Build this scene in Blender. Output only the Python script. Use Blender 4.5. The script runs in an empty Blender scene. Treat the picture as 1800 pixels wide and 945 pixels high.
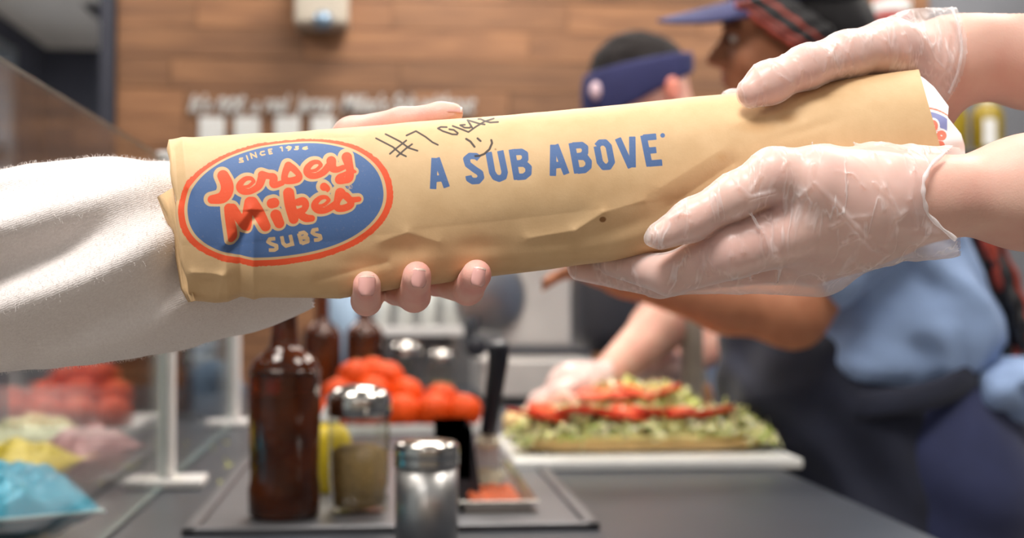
import bpy, bmesh, math, random
import numpy as np
from mathutils import Matrix, Vector

# ------------------------------------------------------------------ camera, light, exposure
SC = bpy.context.scene
COL = SC.collection
F_PX, W_PX, H_PX = 2473.0, 1800.0, 945.0
CAM = np.array([0.0, 0.0, 1.143])
YAW = math.atan((900 - 676) / F_PX)           # counter runs towards pixel (676, 514)
PITCH = math.atan((514 - 472.5) / F_PX)
cam_data = bpy.data.cameras.new('camera')
cam = bpy.data.objects.new('camera', cam_data)
COL.objects.link(cam)
cam.location = CAM
cam.rotation_mode = 'XYZ'
cam.rotation_euler = (math.pi / 2 + PITCH, 0, -YAW)
cam_data.sensor_width = 36.0
cam_data.lens = 36.0 * F_PX / W_PX
cam_data.clip_start = 0.02
cam_data.dof.use_dof = True
cam_data.dof.focus_distance = 0.712
cam_data.dof.aperture_fstop = 6.6
SC.camera = cam
ROT = np.array(cam.rotation_euler.to_matrix())

world = bpy.data.worlds.new('world')
SC.world = world
world.use_nodes = True
wn = world.node_tree.nodes
wn['Background'].inputs[0].default_value = (0.93, 0.97, 1.0, 1)
wn['Background'].inputs[1].default_value = 0.44

sun_data = bpy.data.lights.new('sun', 'SUN')
sun = bpy.data.objects.new('sun', sun_data)
COL.objects.link(sun)
sun.location = (-1, -2, 4)
SUN_TO = Vector((-0.28, -0.44, 1.0))
sun.rotation_euler = SUN_TO.to_track_quat('Z', 'Y').to_euler()
sun_data.energy = 5.1
sun_data.angle = math.radians(22)
sun_data.color = (1.0, 0.965, 0.92)

SC.view_settings.view_transform = 'Standard'
SC.view_settings.look = 'None'
SC.view_settings.gamma = 1.0
SC.view_settings.use_curve_mapping = False
SC.view_settings.exposure = -0.06

# ------------------------------------------------------------------ helpers
def P(px, py, Y):
    """photo pixel -> point on the plane y = Y"""
    d = ROT @ np.array([(px - W_PX / 2) / F_PX, (H_PX / 2 - py) / F_PX, -1.0])
    return CAM + d * (Y / d[1])

def PA(px, py, Y):
    px = np.asarray(px, float); py = np.asarray(py, float); Y = np.asarray(Y, float)
    px, py, Y = np.broadcast_arrays(px, py, Y)
    c = np.stack([(px - W_PX / 2) / F_PX, (H_PX / 2 - py) / F_PX, -np.ones_like(px)], -1)
    d = c @ ROT.T
    return CAM + d * (Y / d[..., 1])[..., None]

Y0 = 0.74
PXM = Y0 / F_PX                                # metres per pixel at the bag
def H(px, py, d):
    return P(px, py, Y0 + d / 1000.0)

def lin(r, g, b):
    f = lambda c: (c / 255 / 12.92) if c / 255 <= 0.04045 else ((c / 255 + 0.055) / 1.055) ** 2.4
    return (f(r), f(g), f(b), 1)

def mesh(name, verts, faces, smooth=True):
    me = bpy.data.meshes.new(name)
    me.from_pydata([tuple(map(float, v)) for v in verts], [], [tuple(map(int, f)) for f in faces])
    if smooth:
        me.polygons.foreach_set('use_smooth', [True] * len(me.polygons))
    me.update()
    return me

def fast_mesh(name, V, Q, smooth=True):
    """numpy verts (n,3), quads (m,4)"""
    me = bpy.data.meshes.new(name)
    V = np.ascontiguousarray(V, np.float32); Q = np.ascontiguousarray(Q, np.int32)
    me.vertices.add(len(V)); me.vertices.foreach_set('co', V.ravel())
    me.loops.add(Q.size); me.loops.foreach_set('vertex_index', Q.ravel())
    me.polygons.add(len(Q))
    me.polygons.foreach_set('loop_start', np.arange(0, Q.size, Q.shape[1], dtype=np.int32))
    me.polygons.foreach_set('loop_total', np.full(len(Q), Q.shape[1], np.int32))
    me.update(calc_edges=True); me.validate()
    if smooth:
        me.polygons.foreach_set('use_smooth', [True] * len(me.polygons))
    return me

def wmat(o):
    b = o.matrix_basis.copy()
    return b if o.parent is None else wmat(o.parent) @ o.matrix_parent_inverse @ b

def link(name, me, mat=None, parent=None, label=None, cat=None, group=None, kind=None, loc=None):
    o = bpy.data.objects.new(name, me)
    COL.objects.link(o)
    if me is not None and mat is not None:
        mats = mat if isinstance(mat, (list, tuple)) else [mat]
        if len(me.materials) == 0:
            for m in mats:
                me.materials.append(m)
    if loc is not None:
        o.location = loc
    if parent is not None:
        o.parent = parent
        o.matrix_parent_inverse = wmat(parent).inverted()
    if label: o['label'] = label
    if cat: o['category'] = cat
    if group: o['group'] = group
    if kind: o['kind'] = kind
    return o

def thing(name, loc, label, cat, group=None):
    return link(name, None, None, None, label, cat, group, None, Vector([float(c) for c in loc]))

def bm_mesh(name, bm, smooth=False):
    me = bpy.data.meshes.new(name)
    bm.normal_update(); bm.to_mesh(me); bm.free()
    if smooth:
        me.polygons.foreach_set('use_smooth', [True] * len(me.polygons))
    return me

def box_bm(bm, x0, x1, y0, y1, z0, z1, bevel=0.0):
    vs = [bm.verts.new((x, y, z)) for x in (x0, x1) for y in (y0, y1) for z in (z0, z1)]
    idx = [(0, 1, 3, 2), (4, 6, 7, 5), (0, 4, 5, 1), (2, 3, 7, 6), (0, 2, 6, 4), (1, 5, 7, 3)]
    fs = [bm.faces.new([vs[i] for i in f]) for f in idx]
    if bevel > 0:
        es = list({e for f in fs for e in f.edges})
        bmesh.ops.bevel(bm, geom=es, offset=bevel, segments=2, affect='EDGES', profile=0.5)

def box(name, x0, x1, y0, y1, z0, z1, bevel=0.0):
    bm = bmesh.new()
    box_bm(bm, min(x0, x1), max(x0, x1), min(y0, y1), max(y0, y1), min(z0, z1), max(z0, z1), bevel)
    return bm_mesh(name, bm)

def lathe(name, prof, n=40, center=(0, 0, 0), smooth=True, axis=None):
    """prof: list of (r, z)"""
    V, Q = [], []
    for r, z in prof:
        for i in range(n):
            a = 2 * math.pi * i / n
            V.append((r * math.cos(a), r * math.sin(a), z))
    for j in range(len(prof) - 1):
        for i in range(n):
            Q.append((j * n + i, j * n + (i + 1) % n, (j + 1) * n + (i + 1) % n, (j + 1) * n + i))
    V = np.array(V)
    if axis is not None:
        m = np.array(Vector(axis).to_track_quat('Z', 'Y').to_matrix())
        V = V @ m.T
    V = V + np.array(center)
    faces = list(Q)
    if prof[0][0] > 1e-6: faces.append(tuple(reversed(range(n))))
    if prof[-1][0] > 1e-6: faces.append(tuple((len(prof) - 1) * n + i for i in range(n)))
    return mesh(name, V, faces, smooth)

def tube(name, pts, radii, n=12, smooth=True, flat=1.0):
    pts = [Vector([float(c) for c in p]) for p in pts]
    if not isinstance(radii, (list, tuple, np.ndarray)):
        radii = [radii] * len(pts)
    V, F = [], []
    up = Vector((0.13, 0.2, 1)).normalized()
    for i, p in enumerate(pts):
        t = (pts[min(i + 1, len(pts) - 1)] - pts[max(i - 1, 0)]).normalized()
        s = t.cross(up)
        if s.length < 1e-3: s = t.cross(Vector((1, 0, 0)))
        s.normalize(); u = s.cross(t).normalized()
        for k in range(n):
            a = 2 * math.pi * k / n
            V.append(p + (s * math.cos(a) * flat + u * math.sin(a)) * radii[i])
    for i in range(len(pts) - 1):
        for k in range(n):
            F.append((i * n + k, i * n + (k + 1) % n, (i + 1) * n + (k + 1) % n, (i + 1) * n + k))
    F.append(tuple(reversed(range(n)))); F.append(tuple((len(pts) - 1) * n + k for k in range(n)))
    return mesh(name, V, F, smooth)

def catmull(pts, sub=8):
    pts = [np.array(p, float) for p in pts]
    out = []
    for i in range(len(pts) - 1):
        p0 = pts[max(i - 1, 0)]; p1 = pts[i]; p2 = pts[i + 1]; p3 = pts[min(i + 2, len(pts) - 1)]
        for k in range(sub):
            t = k / sub
            out.append(0.5 * (2 * p1 + (p2 - p0) * t + (2 * p0 - 5 * p1 + 4 * p2 - p3) * t * t + (3 * p1 - p0 - 3 * p2 + p3) * t ** 3))
    out.append(pts[-1])
    return out

# ---- numpy value noise
def _hash(i, j, k):
    with np.errstate(over='ignore'):
        h = (i.astype(np.uint32) * np.uint32(374761393) + j.astype(np.uint32) * np.uint32(668265263) + k.astype(np.uint32) * np.uint32(2147483647 - 58))
        h = (h ^ (h >> np.uint32(13))) * np.uint32(1274126177)
        h = h ^ (h >> np.uint32(16))
    return (h & np.uint32(0xFFFFFF)).astype(np.float32) / np.float32(0xFFFFFF)

def vnoise(p):
    p = np.asarray(p, np.float32)
    i = np.floor(p).astype(np.int64); f = p - i
    f = f * f * (3 - 2 * f)
    i = i & 0xFFFFF
    r = 0
    for dx in (0, 1):
        for dy in (0, 1):
            for dz in (0, 1):
                w = (f[..., 0] if dx else 1 - f[..., 0]) * (f[..., 1] if dy else 1 - f[..., 1]) * (f[..., 2] if dz else 1 - f[..., 2])
                r = r + w * _hash(i[..., 0] + dx, i[..., 1] + dy, i[..., 2] + dz)
    return r * 2 - 1

# ---- signed distance shapes and a surface-nets mesher for bodies, hands and cloth
def cone(p, a, b, ra, rb):
    a = np.asarray(a, np.float32); b = np.asarray(b, np.float32)
    ab = b - a; L = float(ab @ ab) + 1e-12
    t = np.clip(((p - a) @ ab) / L, 0, 1)
    return np.sqrt((((p - a) - t[:, None] * ab) ** 2).sum(1)) - (ra + (rb - ra) * t)

def ell(p, c, r, rot=None):
    q = p - np.asarray(c, np.float32)
    if rot is not None:
        q = q @ np.asarray(rot, np.float32)
    r = np.asarray(r, np.float32)
    k0 = np.sqrt(((q / r) ** 2).sum(1)); k1 = np.sqrt(((q / (r * r)) ** 2).sum(1)) + 1e-9
    return k0 * (k0 - 1) / k1

def smin(a, b, k):
    if k <= 0: return np.minimum(a, b)
    h = np.clip(k - np.abs(a - b), 0, None) / k
    return np.minimum(a, b) - h * h * k * 0.25

def chain(p, pts, rad, k=0.001):
    d = None
    for i in range(len(pts) - 1):
        e = cone(p, pts[i], pts[i + 1], rad[i], rad[i + 1])
        d = e if d is None else smin(d, e, k)
    return d

def snet(f, lo, hi, h):
    lo = np.asarray(lo, np.float32); hi = np.asarray(hi, np.float32)
    c = 4
    n = (np.ceil((hi - lo) / (h * c)).astype(int)) * c + 1
    ax = [lo[i] + h * np.arange(n[i], dtype=np.float32) for i in range(3)]
    nc = (n - 1) // c + 1
    cx = np.stack(np.meshgrid(*[a[::c] for a in ax], indexing='ij'), -1).reshape(-1, 3)
    Fc = f(cx).reshape(nc)
    idx = [np.minimum((np.arange(n[i]) + c // 2) // c, nc[i] - 1) for i in range(3)]
    F = Fc[np.ix_(*idx)].astype(np.float32)
    m = np.abs(F) < h * c * 1.25
    ii = np.nonzero(m)
    pts = np.stack([ax[0][ii[0]], ax[1][ii[1]], ax[2][ii[2]]], -1)
    vals = np.empty(len(pts), np.float32)
    for s in range(0, len(pts), 400000):
        vals[s:s + 400000] = f(pts[s:s + 400000])
    F[ii] = vals
    S = F < 0
    C = np.zeros(n - 1, np.int8)
    offs = [(x, y, z) for x in (0, 1) for y in (0, 1) for z in (0, 1)]
    for o in offs:
        C += S[o[0]:n[0] - 1 + o[0], o[1]:n[1] - 1 + o[1], o[2]:n[2] - 1 + o[2]]
    act = np.nonzero((C > 0) & (C < 8))
    M = len(act[0])
    cv = np.stack([F[act[0] + o[0], act[1] + o[1], act[2] + o[2]] for o in offs], 1)
    acc = np.zeros((M, 3), np.float32); cnt = np.zeros(M, np.float32)
    for a in range(8):
        for b in range(a + 1, 8):
            if sum(abs(offs[a][q] - offs[b][q]) for q in range(3)) != 1: continue
            va, vb = cv[:, a], cv[:, b]
            x = (va < 0) != (vb < 0)
            t = np.where(x, va / np.where(x, va - vb, 1), 0)
            oa = np.array(offs[a], np.float32); ob = np.array(offs[b], np.float32)
            acc += np.where(x[:, None], oa + t[:, None] * (ob - oa), 0); cnt += x
    V = lo + h * (np.stack(act, 1) + acc / cnt[:, None])
    ID = np.full(n - 1, -1, np.int32); ID[act] = np.arange(M)
    Q = []
    for axis in range(3):
        o1, o2 = [(1, 2), (2, 0), (0, 1)][axis]
        sl = [slice(0, n[0] - 1), slice(0, n[1] - 1), slice(0, n[2] - 1)]
        A = S[:-1, :, :] if axis == 0 else (S[:, :-1, :] if axis == 1 else S[:, :, :-1])
        B = S[1:, :, :] if axis == 0 else (S[:, 1:, :] if axis == 1 else S[:, :, 1:])
        e = np.nonzero(A != B)
        e = np.stack(e, 1)
        ok = (e[:, o1] > 0) & (e[:, o2] > 0) & (e[:, o1] < n[o1] - 1) & (e[:, o2] < n[o2] - 1)
        e = e[ok]
        if len(e) == 0: continue
        inside = A[e[:, 0], e[:, 1], e[:, 2]]
        d1 = np.zeros(3, int); d1[o1] = 1
        d2 = np.zeros(3, int); d2[o2] = 1
        g = lambda q: ID[q[:, 0], q[:, 1], q[:, 2]]
        q4 = np.stack([g(e - d1 - d2), g(e - d2), g(e), g(e - d1)], 1)
        q4 = np.where(inside[:, None], q4, q4[:, ::-1])
        Q.append(q4)
    Q = np.concatenate(Q)
    Q = Q[(Q >= 0).all(1)]
    return V, Q

def relax(V, Q, it=2):
    for _ in range(it):
        acc = np.zeros_like(V); cnt = np.zeros(len(V), np.float32)
        for a, b in ((0, 1), (1, 2), (2, 3), (3, 0)):
            np.add.at(acc, Q[:, a], V[Q[:, b]]); np.add.at(acc, Q[:, b], V[Q[:, a]])
            np.add.at(cnt, Q[:, a], 1); np.add.at(cnt, Q[:, b], 1)
        V = 0.5 * V + 0.5 * acc / np.maximum(cnt, 1)[:, None]
    return V

def sdf_mesh(name, f, lo, hi, h, keep=None, it=2):
    V, Q = snet(f, lo, hi, h)
    if it: V = relax(V, Q, it)
    if keep is not None:
        k = keep(V)
        Q = Q[k[Q].all(1)]
        used = np.zeros(len(V), bool); used[Q.ravel()] = True
        remap = np.cumsum(used) - 1
        V = V[used]; Q = remap[Q]
    return fast_mesh(name, V, Q)

def project(V):
    q = (V - CAM) @ ROT
    return np.stack([W_PX / 2 + F_PX * q[:, 0] / -q[:, 2], H_PX / 2 - F_PX * q[:, 1] / -q[:, 2]], 1)

# ------------------------------------------------------------------ materials
def new_mat(name):
    m = bpy.data.materials.new(name)
    m.use_nodes = True
    nt = m.node_tree
    return m, nt, nt.nodes['Principled BSDF']

def nd(nt, typ, **kw):
    n = nt.nodes.new(typ)
    for k, v in kw.items():
        setattr(n, k, v)
    return n

def mat(name, col, rough=0.6, metal=0.0, var=0.12, scale=30.0, bump=0.0, bscale=None, spec=0.5, trans=0.0, sss=0.0, coat=0.0,
        rnd=0.0, stretch=(1, 1, 1), sheen=0.0, ior=1.45):
    """procedural material: base colour modulated by noise, optional bump and per-object variation"""
    m, nt, b = new_mat(name)
    L = nt.links
    tc = nd(nt, 'ShaderNodeTexCoord'); mp = nd(nt, 'ShaderNodeMapping')
    mp.inputs['Scale'].default_value = stretch
    L.new(tc.outputs['Object'], mp.inputs['Vector'])
    nz = nd(nt, 'ShaderNodeTexNoise'); nz.inputs['Scale'].default_value = scale; nz.inputs['Detail'].default_value = 5
    L.new(mp.outputs[0], nz.inputs['Vector'])
    hs = nd(nt, 'ShaderNodeHueSaturation'); hs.inputs['Color'].default_value = col
    mr = nd(nt, 'ShaderNodeMapRange'); mr.inputs[1].default_value = 0.25; mr.inputs[2].default_value = 0.75
    mr.inputs[3].default_value = 1 - var; mr.inputs[4].default_value = 1 + var
    L.new(nz.outputs['Fac'], mr.inputs[0])
    val = mr.outputs[0]
    if rnd > 0:
        oi = nd(nt, 'ShaderNodeObjectInfo'); r2 = nd(nt, 'ShaderNodeMapRange')
        r2.inputs[3].default_value = 1 - rnd; r2.inputs[4].default_value = 1 + rnd
        L.new(oi.outputs['Random'], r2.inputs[0])
        mu = nd(nt, 'ShaderNodeMath', operation='MULTIPLY')
        L.new(val, mu.inputs[0]); L.new(r2.outputs[0], mu.inputs[1]); val = mu.outputs[0]
    L.new(val, hs.inputs['Value'])
    L.new(hs.outputs[0], b.inputs['Base Color'])
    b.inputs['Roughness'].default_value = rough
    b.inputs['Metallic'].default_value = metal
    b.inputs['Specular IOR Level'].default_value = spec
    b.inputs['Transmission Weight'].default_value = trans
    b.inputs['IOR'].default_value = ior
    b.inputs['Coat Weight'].default_value = coat
    b.inputs['Sheen Weight'].default_value = sheen
    if sss > 0:
        b.inputs['Subsurface Weight'].default_value = sss
        b.inputs['Subsurface Radius'].default_value = (1.0, 0.35, 0.2)
        b.inputs['Subsurface Scale'].default_value = 0.006
    if bump > 0:
        n2 = nd(nt, 'ShaderNodeTexNoise'); n2.inputs['Scale'].default_value = bscale or scale * 3; n2.inputs['Detail'].default_value = 4
        L.new(mp.outputs[0], n2.inputs['Vector'])
        bp = nd(nt, 'ShaderNodeBump'); bp.inputs['Strength'].default_value = bump; bp.inputs['Distance'].default_value = 0.002
        L.new(n2.outputs['Fac'], bp.inputs['Height']); L.new(bp.outputs[0], b.inputs['Normal'])
    return m

def emit_mat(name, col, s):
    m, nt, b = new_mat(name)
    b.inputs['Base Color'].default_value = col
    b.inputs['Emission Color'].default_value = col
    b.inputs['Emission Strength'].default_value = s
    return m

def glass_pane_mat(name, tint=(0.97, 0.99, 0.98, 1)):
    """thin clear sheet: see-through with Fresnel reflection"""
    m, nt, b = new_mat(name)
    nt.nodes.remove(b)
    L = nt.links; out = nt.nodes['Material Output']
    tr = nd(nt, 'ShaderNodeBsdfTransparent'); tr.inputs[0].default_value = tint
    gl = nd(nt, 'ShaderNodeBsdfGlossy'); gl.inputs['Roughness'].default_value = 0.015
    fr = nd(nt, 'ShaderNodeFresnel')
    ge = nd(nt, 'ShaderNodeNewGeometry'); mi = nd(nt, 'ShaderNodeMapRange'); mi.inputs[3].default_value = 1.5; mi.inputs[4].default_value = 1 / 1.5
    L.new(ge.outputs['Backfacing'], mi.inputs[0]); L.new(mi.outputs[0], fr.inputs[0])
    mx = nd(nt, 'ShaderNodeMixShader')
    L.new(fr.outputs[0], mx.inputs[0]); L.new(tr.outputs[0], mx.inputs[1]); L.new(gl.outputs[0], mx.inputs[2])
    L.new(mx.outputs[0], out.inputs[0])
    return m

def skin_mat(name, col, red, sss=0.12, rough=0.5):
    m, nt, b = new_mat(name)
    L = nt.links
    tc = nd(nt, 'ShaderNodeTexCoord')
    n1 = nd(nt, 'ShaderNodeTexNoise'); n1.inputs['Scale'].default_value = 38; n1.inputs['Detail'].default_value = 6
    L.new(tc.outputs['Object'], n1.inputs['Vector'])
    rp = nd(nt, 'ShaderNodeValToRGB'); rp.color_ramp.elements[0].position = 0.35; rp.color_ramp.elements[1].position = 0.68
    rp.color_ramp.elements[0].color = col; rp.color_ramp.elements[1].color = red
    L.new(n1.outputs['Fac'], rp.inputs[0]); L.new(rp.outputs[0], b.inputs['Base Color'])
    b.inputs['Roughness'].default_value = rough
    b.inputs['Specular IOR Level'].default_value = 0.35
    b.inputs['Subsurface Weight'].default_value = sss
    b.inputs['Subsurface Radius'].default_value = (1.0, 0.32, 0.18)
    b.inputs['Subsurface Scale'].default_value = 0.006
    n2 = nd(nt, 'ShaderNodeTexVoronoi'); n2.inputs['Scale'].default_value = 900
    L.new(tc.outputs['Object'], n2.inputs['Vector'])
    bp = nd(nt, 'ShaderNodeBump'); bp.inputs['Strength'].default_value = 0.12; bp.inputs['Distance'].default_value = 0.0005
    L.new(n2.outputs['Distance'], bp.inputs['Height']); L.new(bp.outputs[0], b.inputs['Normal'])
    return m

M = {}
M['steel'] = mat('brushed_steel', lin(176, 174, 172), 0.34, 1.0, 0.1, 60, 0.05, 200, stretch=(1, 8, 1))
M['chrome'] = mat('polished_steel', lin(200, 196, 190), 0.16, 1.0, 0.06, 40)
M['dull_steel'] = mat('dull_steel', lin(150, 150, 152), 0.5, 0.85, 0.12, 20)
M['counter'] = mat('dark_counter', lin(50, 54, 62), 0.38, 0.0, 0.12, 9, 0.04, 160)
M['white_plastic'] = mat('white_plastic', lin(226, 226, 224), 0.4, 0.0, 0.05, 25, 0.05, 90)
M['white_metal'] = mat('white_metal', lin(228, 224, 222), 0.35, 0.0, 0.05, 25)
M['black_plastic'] = mat('black_plastic', lin(38, 40, 48), 0.4, 0.0, 0.12, 40)
M['charcoal'] = mat('charcoal_plastic', lin(58, 58, 64), 0.5, 0.0, 0.1, 30)
M['wood'] = None

# ------------------------------------------------------------------ structure
ZC = 0.90                                     # counter height
def wood_mat():
    m, nt, b = new_mat('wood_planks')
    L = nt.links
    tc = nd(nt, 'ShaderNodeTexCoord'); oi = nd(nt, 'ShaderNodeObjectInfo')
    ad = nd(nt, 'ShaderNodeVectorMath', operation='ADD')
    sc_ = nd(nt, 'ShaderNodeVectorMath', operation='SCALE'); sc_.inputs['Scale'].default_value = 37
    cb = nd(nt, 'ShaderNodeCombineXYZ')
    L.new(oi.outputs['Random'], cb.inputs[0]); L.new(oi.outputs['Random'], cb.inputs[2]); L.new(cb.outputs[0], sc_.inputs[0])
    L.new(tc.outputs['Object'], ad.inputs[0]); L.new(sc_.outputs[0], ad.inputs[1])
    mp = nd(nt, 'ShaderNodeMapping'); mp.inputs['Scale'].default_value = (2.2, 6, 22)
    L.new(ad.outputs[0], mp.inputs[0])
    nz = nd(nt, 'ShaderNodeTexNoise'); nz.inputs['Scale'].default_value = 1.6; nz.inputs['Detail'].default_value = 7; nz.inputs['Distortion'].default_value = 0.6
    L.new(mp.outputs[0], nz.inputs['Vector'])
    rp = nd(nt, 'ShaderNodeValToRGB')
    rp.color_ramp.elements[0].position = 0.3; rp.color_ramp.elements[1].position = 0.75
    rp.color_ramp.elements[0].color = lin(108, 72, 48); rp.color_ramp.elements[1].color = lin(158, 112, 76)
    L.new(nz.outputs['Fac'], rp.inputs[0])
    hs = nd(nt, 'ShaderNodeHueSaturation')
    mr = nd(nt, 'ShaderNodeMapRange'); mr.inputs[3].default_value = 0.72; mr.inputs[4].default_value = 1.22
    L.new(oi.outputs['Random'], mr.inputs[0]); L.new(mr.outputs[0], hs.inputs['Value']); L.new(rp.outputs[0], hs.inputs['Color'])
    L.new(hs.outputs[0], b.inputs['Base Color'])
    b.inputs['Roughness'].default_value = 0.55
    return m
M['wood'] = wood_mat()
M['navy_wall'] = mat('dark_blue_wall', lin(62, 66, 80), 0.8, 0, 0.06, 6)
M['grey_wall'] = mat('grey_wall', lin(112, 114, 120), 0.8, 0, 0.06, 6)
M['ceiling'] = mat('ceiling_paint', lin(205, 205, 205), 0.9, 0, 0.04, 8)
M['floor'] = mat('floor_tile', lin(150, 144, 138), 0.5, 0, 0.12, 5)

YW = 4.40
XL = P(204, 300, YW)[0]
XR = 1.75
link('floor', box('floor', -2.2, 3.2, -2.5, 9.3, -0.05, 0.0), M['floor'], kind='structure')
link('ceiling', box('ceiling', -2.2, 3.2, 0.25, 9.3, 2.70, 2.80), M['ceiling'], kind='structure')
bm = bmesh.new()
box_bm(bm, -2.25, -2.15, 0.9, 9.3, 0.0, 0.9); box_bm(bm, -2.25, -2.15, 0.9, 9.3, 2.55, 2.70)
box_bm(bm, -2.25, -2.15, 8.35, 9.3, 0.9, 2.55); box_bm(bm, -2.25, -2.15, 0.9, 5.6, 0.9, 2.55)
link('wall_left', bm_mesh('wall_left', bm), M['navy_wall'], kind='structure')
link('wall_rear', box('wall_rear', -2.25, 3.2, 9.2, 9.3, 0, 2.70), M['navy_wall'], kind='structure')
link('wall_right', box('wall_right', 3.2, 3.3, -2.5, 9.3, 0, 2.70), M['grey_wall'], kind='structure')
# window in the left wall
wroot = thing('window_1', (-2.2, 7.0, 0.9), None, None); wroot['kind'] = 'structure'
M['pane_sky'] = glass_pane_mat('window_glass', (0.9, 0.95, 1.0, 1))
M['window_frame'] = mat('window_frame_metal', lin(120, 126, 134), 0.4, 0.5, 0.05, 20)
for y in (5.65, 6.55, 7.45, 8.3):
    link('window_mullion', box('m', -2.24, -2.12, y - 0.04, y + 0.04, 0.9, 2.55), M['window_frame'], wroot)
for z in (0.93, 1.95, 2.52):
    link('window_rail', box('m', -2.24, -2.13, 5.6, 8.35, z - 0.03, z + 0.03), M['window_frame'], wroot)
for i in range(3):
    y = 5.65 + i * 0.9
    link('window_pane', box('m', -2.20, -2.194, y + .03, y + 0.88, 0.95, 2.5), M['pane_sky'], wroot)
link('wall_fill_block', box('wall_fill_block', -2.25, 3.3, -2.6, -2.5, 0, 2.70), mat('tan_wall', lin(186, 178, 168), 0.8, 0, 0.06, 4), kind='structure')  # unseen wall behind the camera, added to cut the front fill
link('ceiling_fill_block', box('ceiling_fill_block', -2.2, 3.2, -2.5, -0.75, 2.70, 2.80), M['ceiling'], kind='structure')  # unseen, added to cut sky fill; the gap beyond it admits the sun
# ceiling vent far left
v0 = thing('ceiling_vent', (-1.45, 7.9, 2.7), 'dark slotted air vent set in the pale grey ceiling', 'vent')
link('frame', box('vf', -1.62, -1.28, 7.7, 8.1, 2.685, 2.699), M['dull_steel'], v0)
for i in range(6):
    link('slat', box('vs', -1.60, -1.30, 7.73 + i * .06, 7.765 + i * .06, 2.672, 2.686), M['charcoal'], v0)

# wood plank wall: backing plus single planks
wall_b = link('wall_back', box('wall_back', XL, XR, YW, YW + 0.16, 0, 2.70), mat('wall_backing', lin(40, 30, 24), 0.9), kind='structure')
link('trim_1', box('trim_1', XL - 0.045, XL - 0.002, YW - 0.03, YW + 0.16, 0, 2.70), mat('dark_corner_trim', lin(44, 46, 58), 0.6), kind='structure')
rng = random.Random(4)
PH = 0.094
plank_me = {}
row = 0; z = 0.55
while z < 2.70 - 0.01:
    x = XL + 0.001 - rng.uniform(0, 0.5)
    while x < XR:
        ln = rng.choice((0.30, 0.42, 0.55, 0.70))
        xa, xb = max(x, XL + 0.001), min(x + ln, XR - 0.002)
        if xb - xa > 0.03:
            key = round(xb - xa, 3)
            zt = min(PH, 2.699 - z)
            if (key, round(zt, 3)) not in plank_me:
                bmx = bmesh.new(); box_bm(bmx, 0.001, key - 0.001, -0.014, 0, 0.001, zt - 0.001, 0.0012)
                plank_me[(key, round(zt, 3))] = bm_mesh('plank', bmx)
            o = link('plank', plank_me[(key, round(zt, 3))], M['wood'], wall_b, loc=Vector((xa, YW - 0.0005 - rng.uniform(0, 0.004), z)))
        x += ln
    z += PH
# grey wall to the right of the planks, further back
link('wall_far', box('wall_far', XR, 3.2, YW + 0.02, YW + 0.18, 0, 2.70), M['grey_wall'], kind='structure')

# wall lettering
M['sign_white'] = mat('white_sign_paint', lin(204, 204, 202), 0.6, 0, 0.04, 30)
def text_mesh(body, shear=0.0, bold=0.0, extrude=0.004):
    cu = bpy.data.curves.new('txt', 'FONT'); cu.body = body; cu.shear = shear; cu.offset = bold; cu.extrude = extrude
    ob = bpy.data.objects.new('txt', cu); COL.objects.link(ob)
    dg = bpy.context.evaluated_depsgraph_get(); dg.update()
    me = bpy.data.meshes.new_from_object(ob.evaluated_get(dg))
    bpy.data.objects.remove(ob); bpy.data.curves.remove(cu)
    co = np.empty(len(me.vertices) * 3, np.float32); me.vertices.foreach_get('co', co)
    return me, co.reshape(-1, 3)
def text_on_wall(body, pxl, pxr, pyb, pyt, Y, shear, bold):
    me, co = text_mesh(body, shear, bold)
    a = P(pxl, pyb, Y); b = P(pxr, pyt, Y)
    mn, mx = co.min(0), co.max(0)
    out = np.empty_like(co)
    out[:, 0] = a[0] + (co[:, 0] - mn[0]) / (mx[0] - mn[0]) * (b[0] - a[0])
    out[:, 2] = a[2] + (co[:, 1] - mn[1]) / (mx[1] - mn[1]) * (b[2] - a[2])
    out[:, 1] = Y + (0 if True else 0) + co[:, 2]
    me.vertices.foreach_set('co', out.ravel()); me.update()
    return me
YS = YW - 0.028
sg = thing('wall_sign', P(585, 225, YS), "white script slogan and block letters fixed on the wood plank wall", 'sign')
words_x = [("It's", 332, 372), ('not', 381, 432), ('a', 442, 455), ('real', 464, 510), ('Jersey', 518, 590), ("Mike's", 600, 682), ('Sub', 690, 732), ('without', 742, 836)]
for w, a, b in words_x:
    asc = any(c in w for c in "ItlkJMSdb'")
    desc = 'y' in w
    link('script_word', text_on_wall(w, a, b, 207 if desc else 197, 166 if asc else 180, YS, 0.35, 0.012), M['sign_white'], sg)
for a, b in ((350, 395), (412, 457), (483, 527), (547, 589)):
    p0 = P(a, 330, YS); p1 = P(b, 206, YS)
    link('block_letter', box('bl', p0[0], p1[0], YS - 0.006, YS + 0.006, p0[2], p1[2], 0.003), M['sign_white'], sg)

# security camera box high on the wall
c0 = P(566, 40, YW - 0.12)
sb = thing('security_camera', c0, 'grey boxy wall camera with round lens above the script slogan', 'camera')
p0 = P(518, 43, YW - 0.14); p1 = P(612, -60, YW - 0.14)
link('housing', box('h', p0[0], p1[0], YW - 0.16, YW - 0.012, p0[2], p1[2], 0.012), mat('beige_housing', lin(176, 166, 152), 0.5), sb)
bmx = bmesh.new(); bmesh.ops.create_uvsphere(bmx, u_segments=20, v_segments=14, radius=0.03)
lens = bm_mesh('lens', bmx, True)
lo = link('lens', lens, mat('camera_lens', lin(120, 140, 160), 0.12, 0.6), sb, loc=Vector(P(568, 36, YW - 0.17)))

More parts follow.
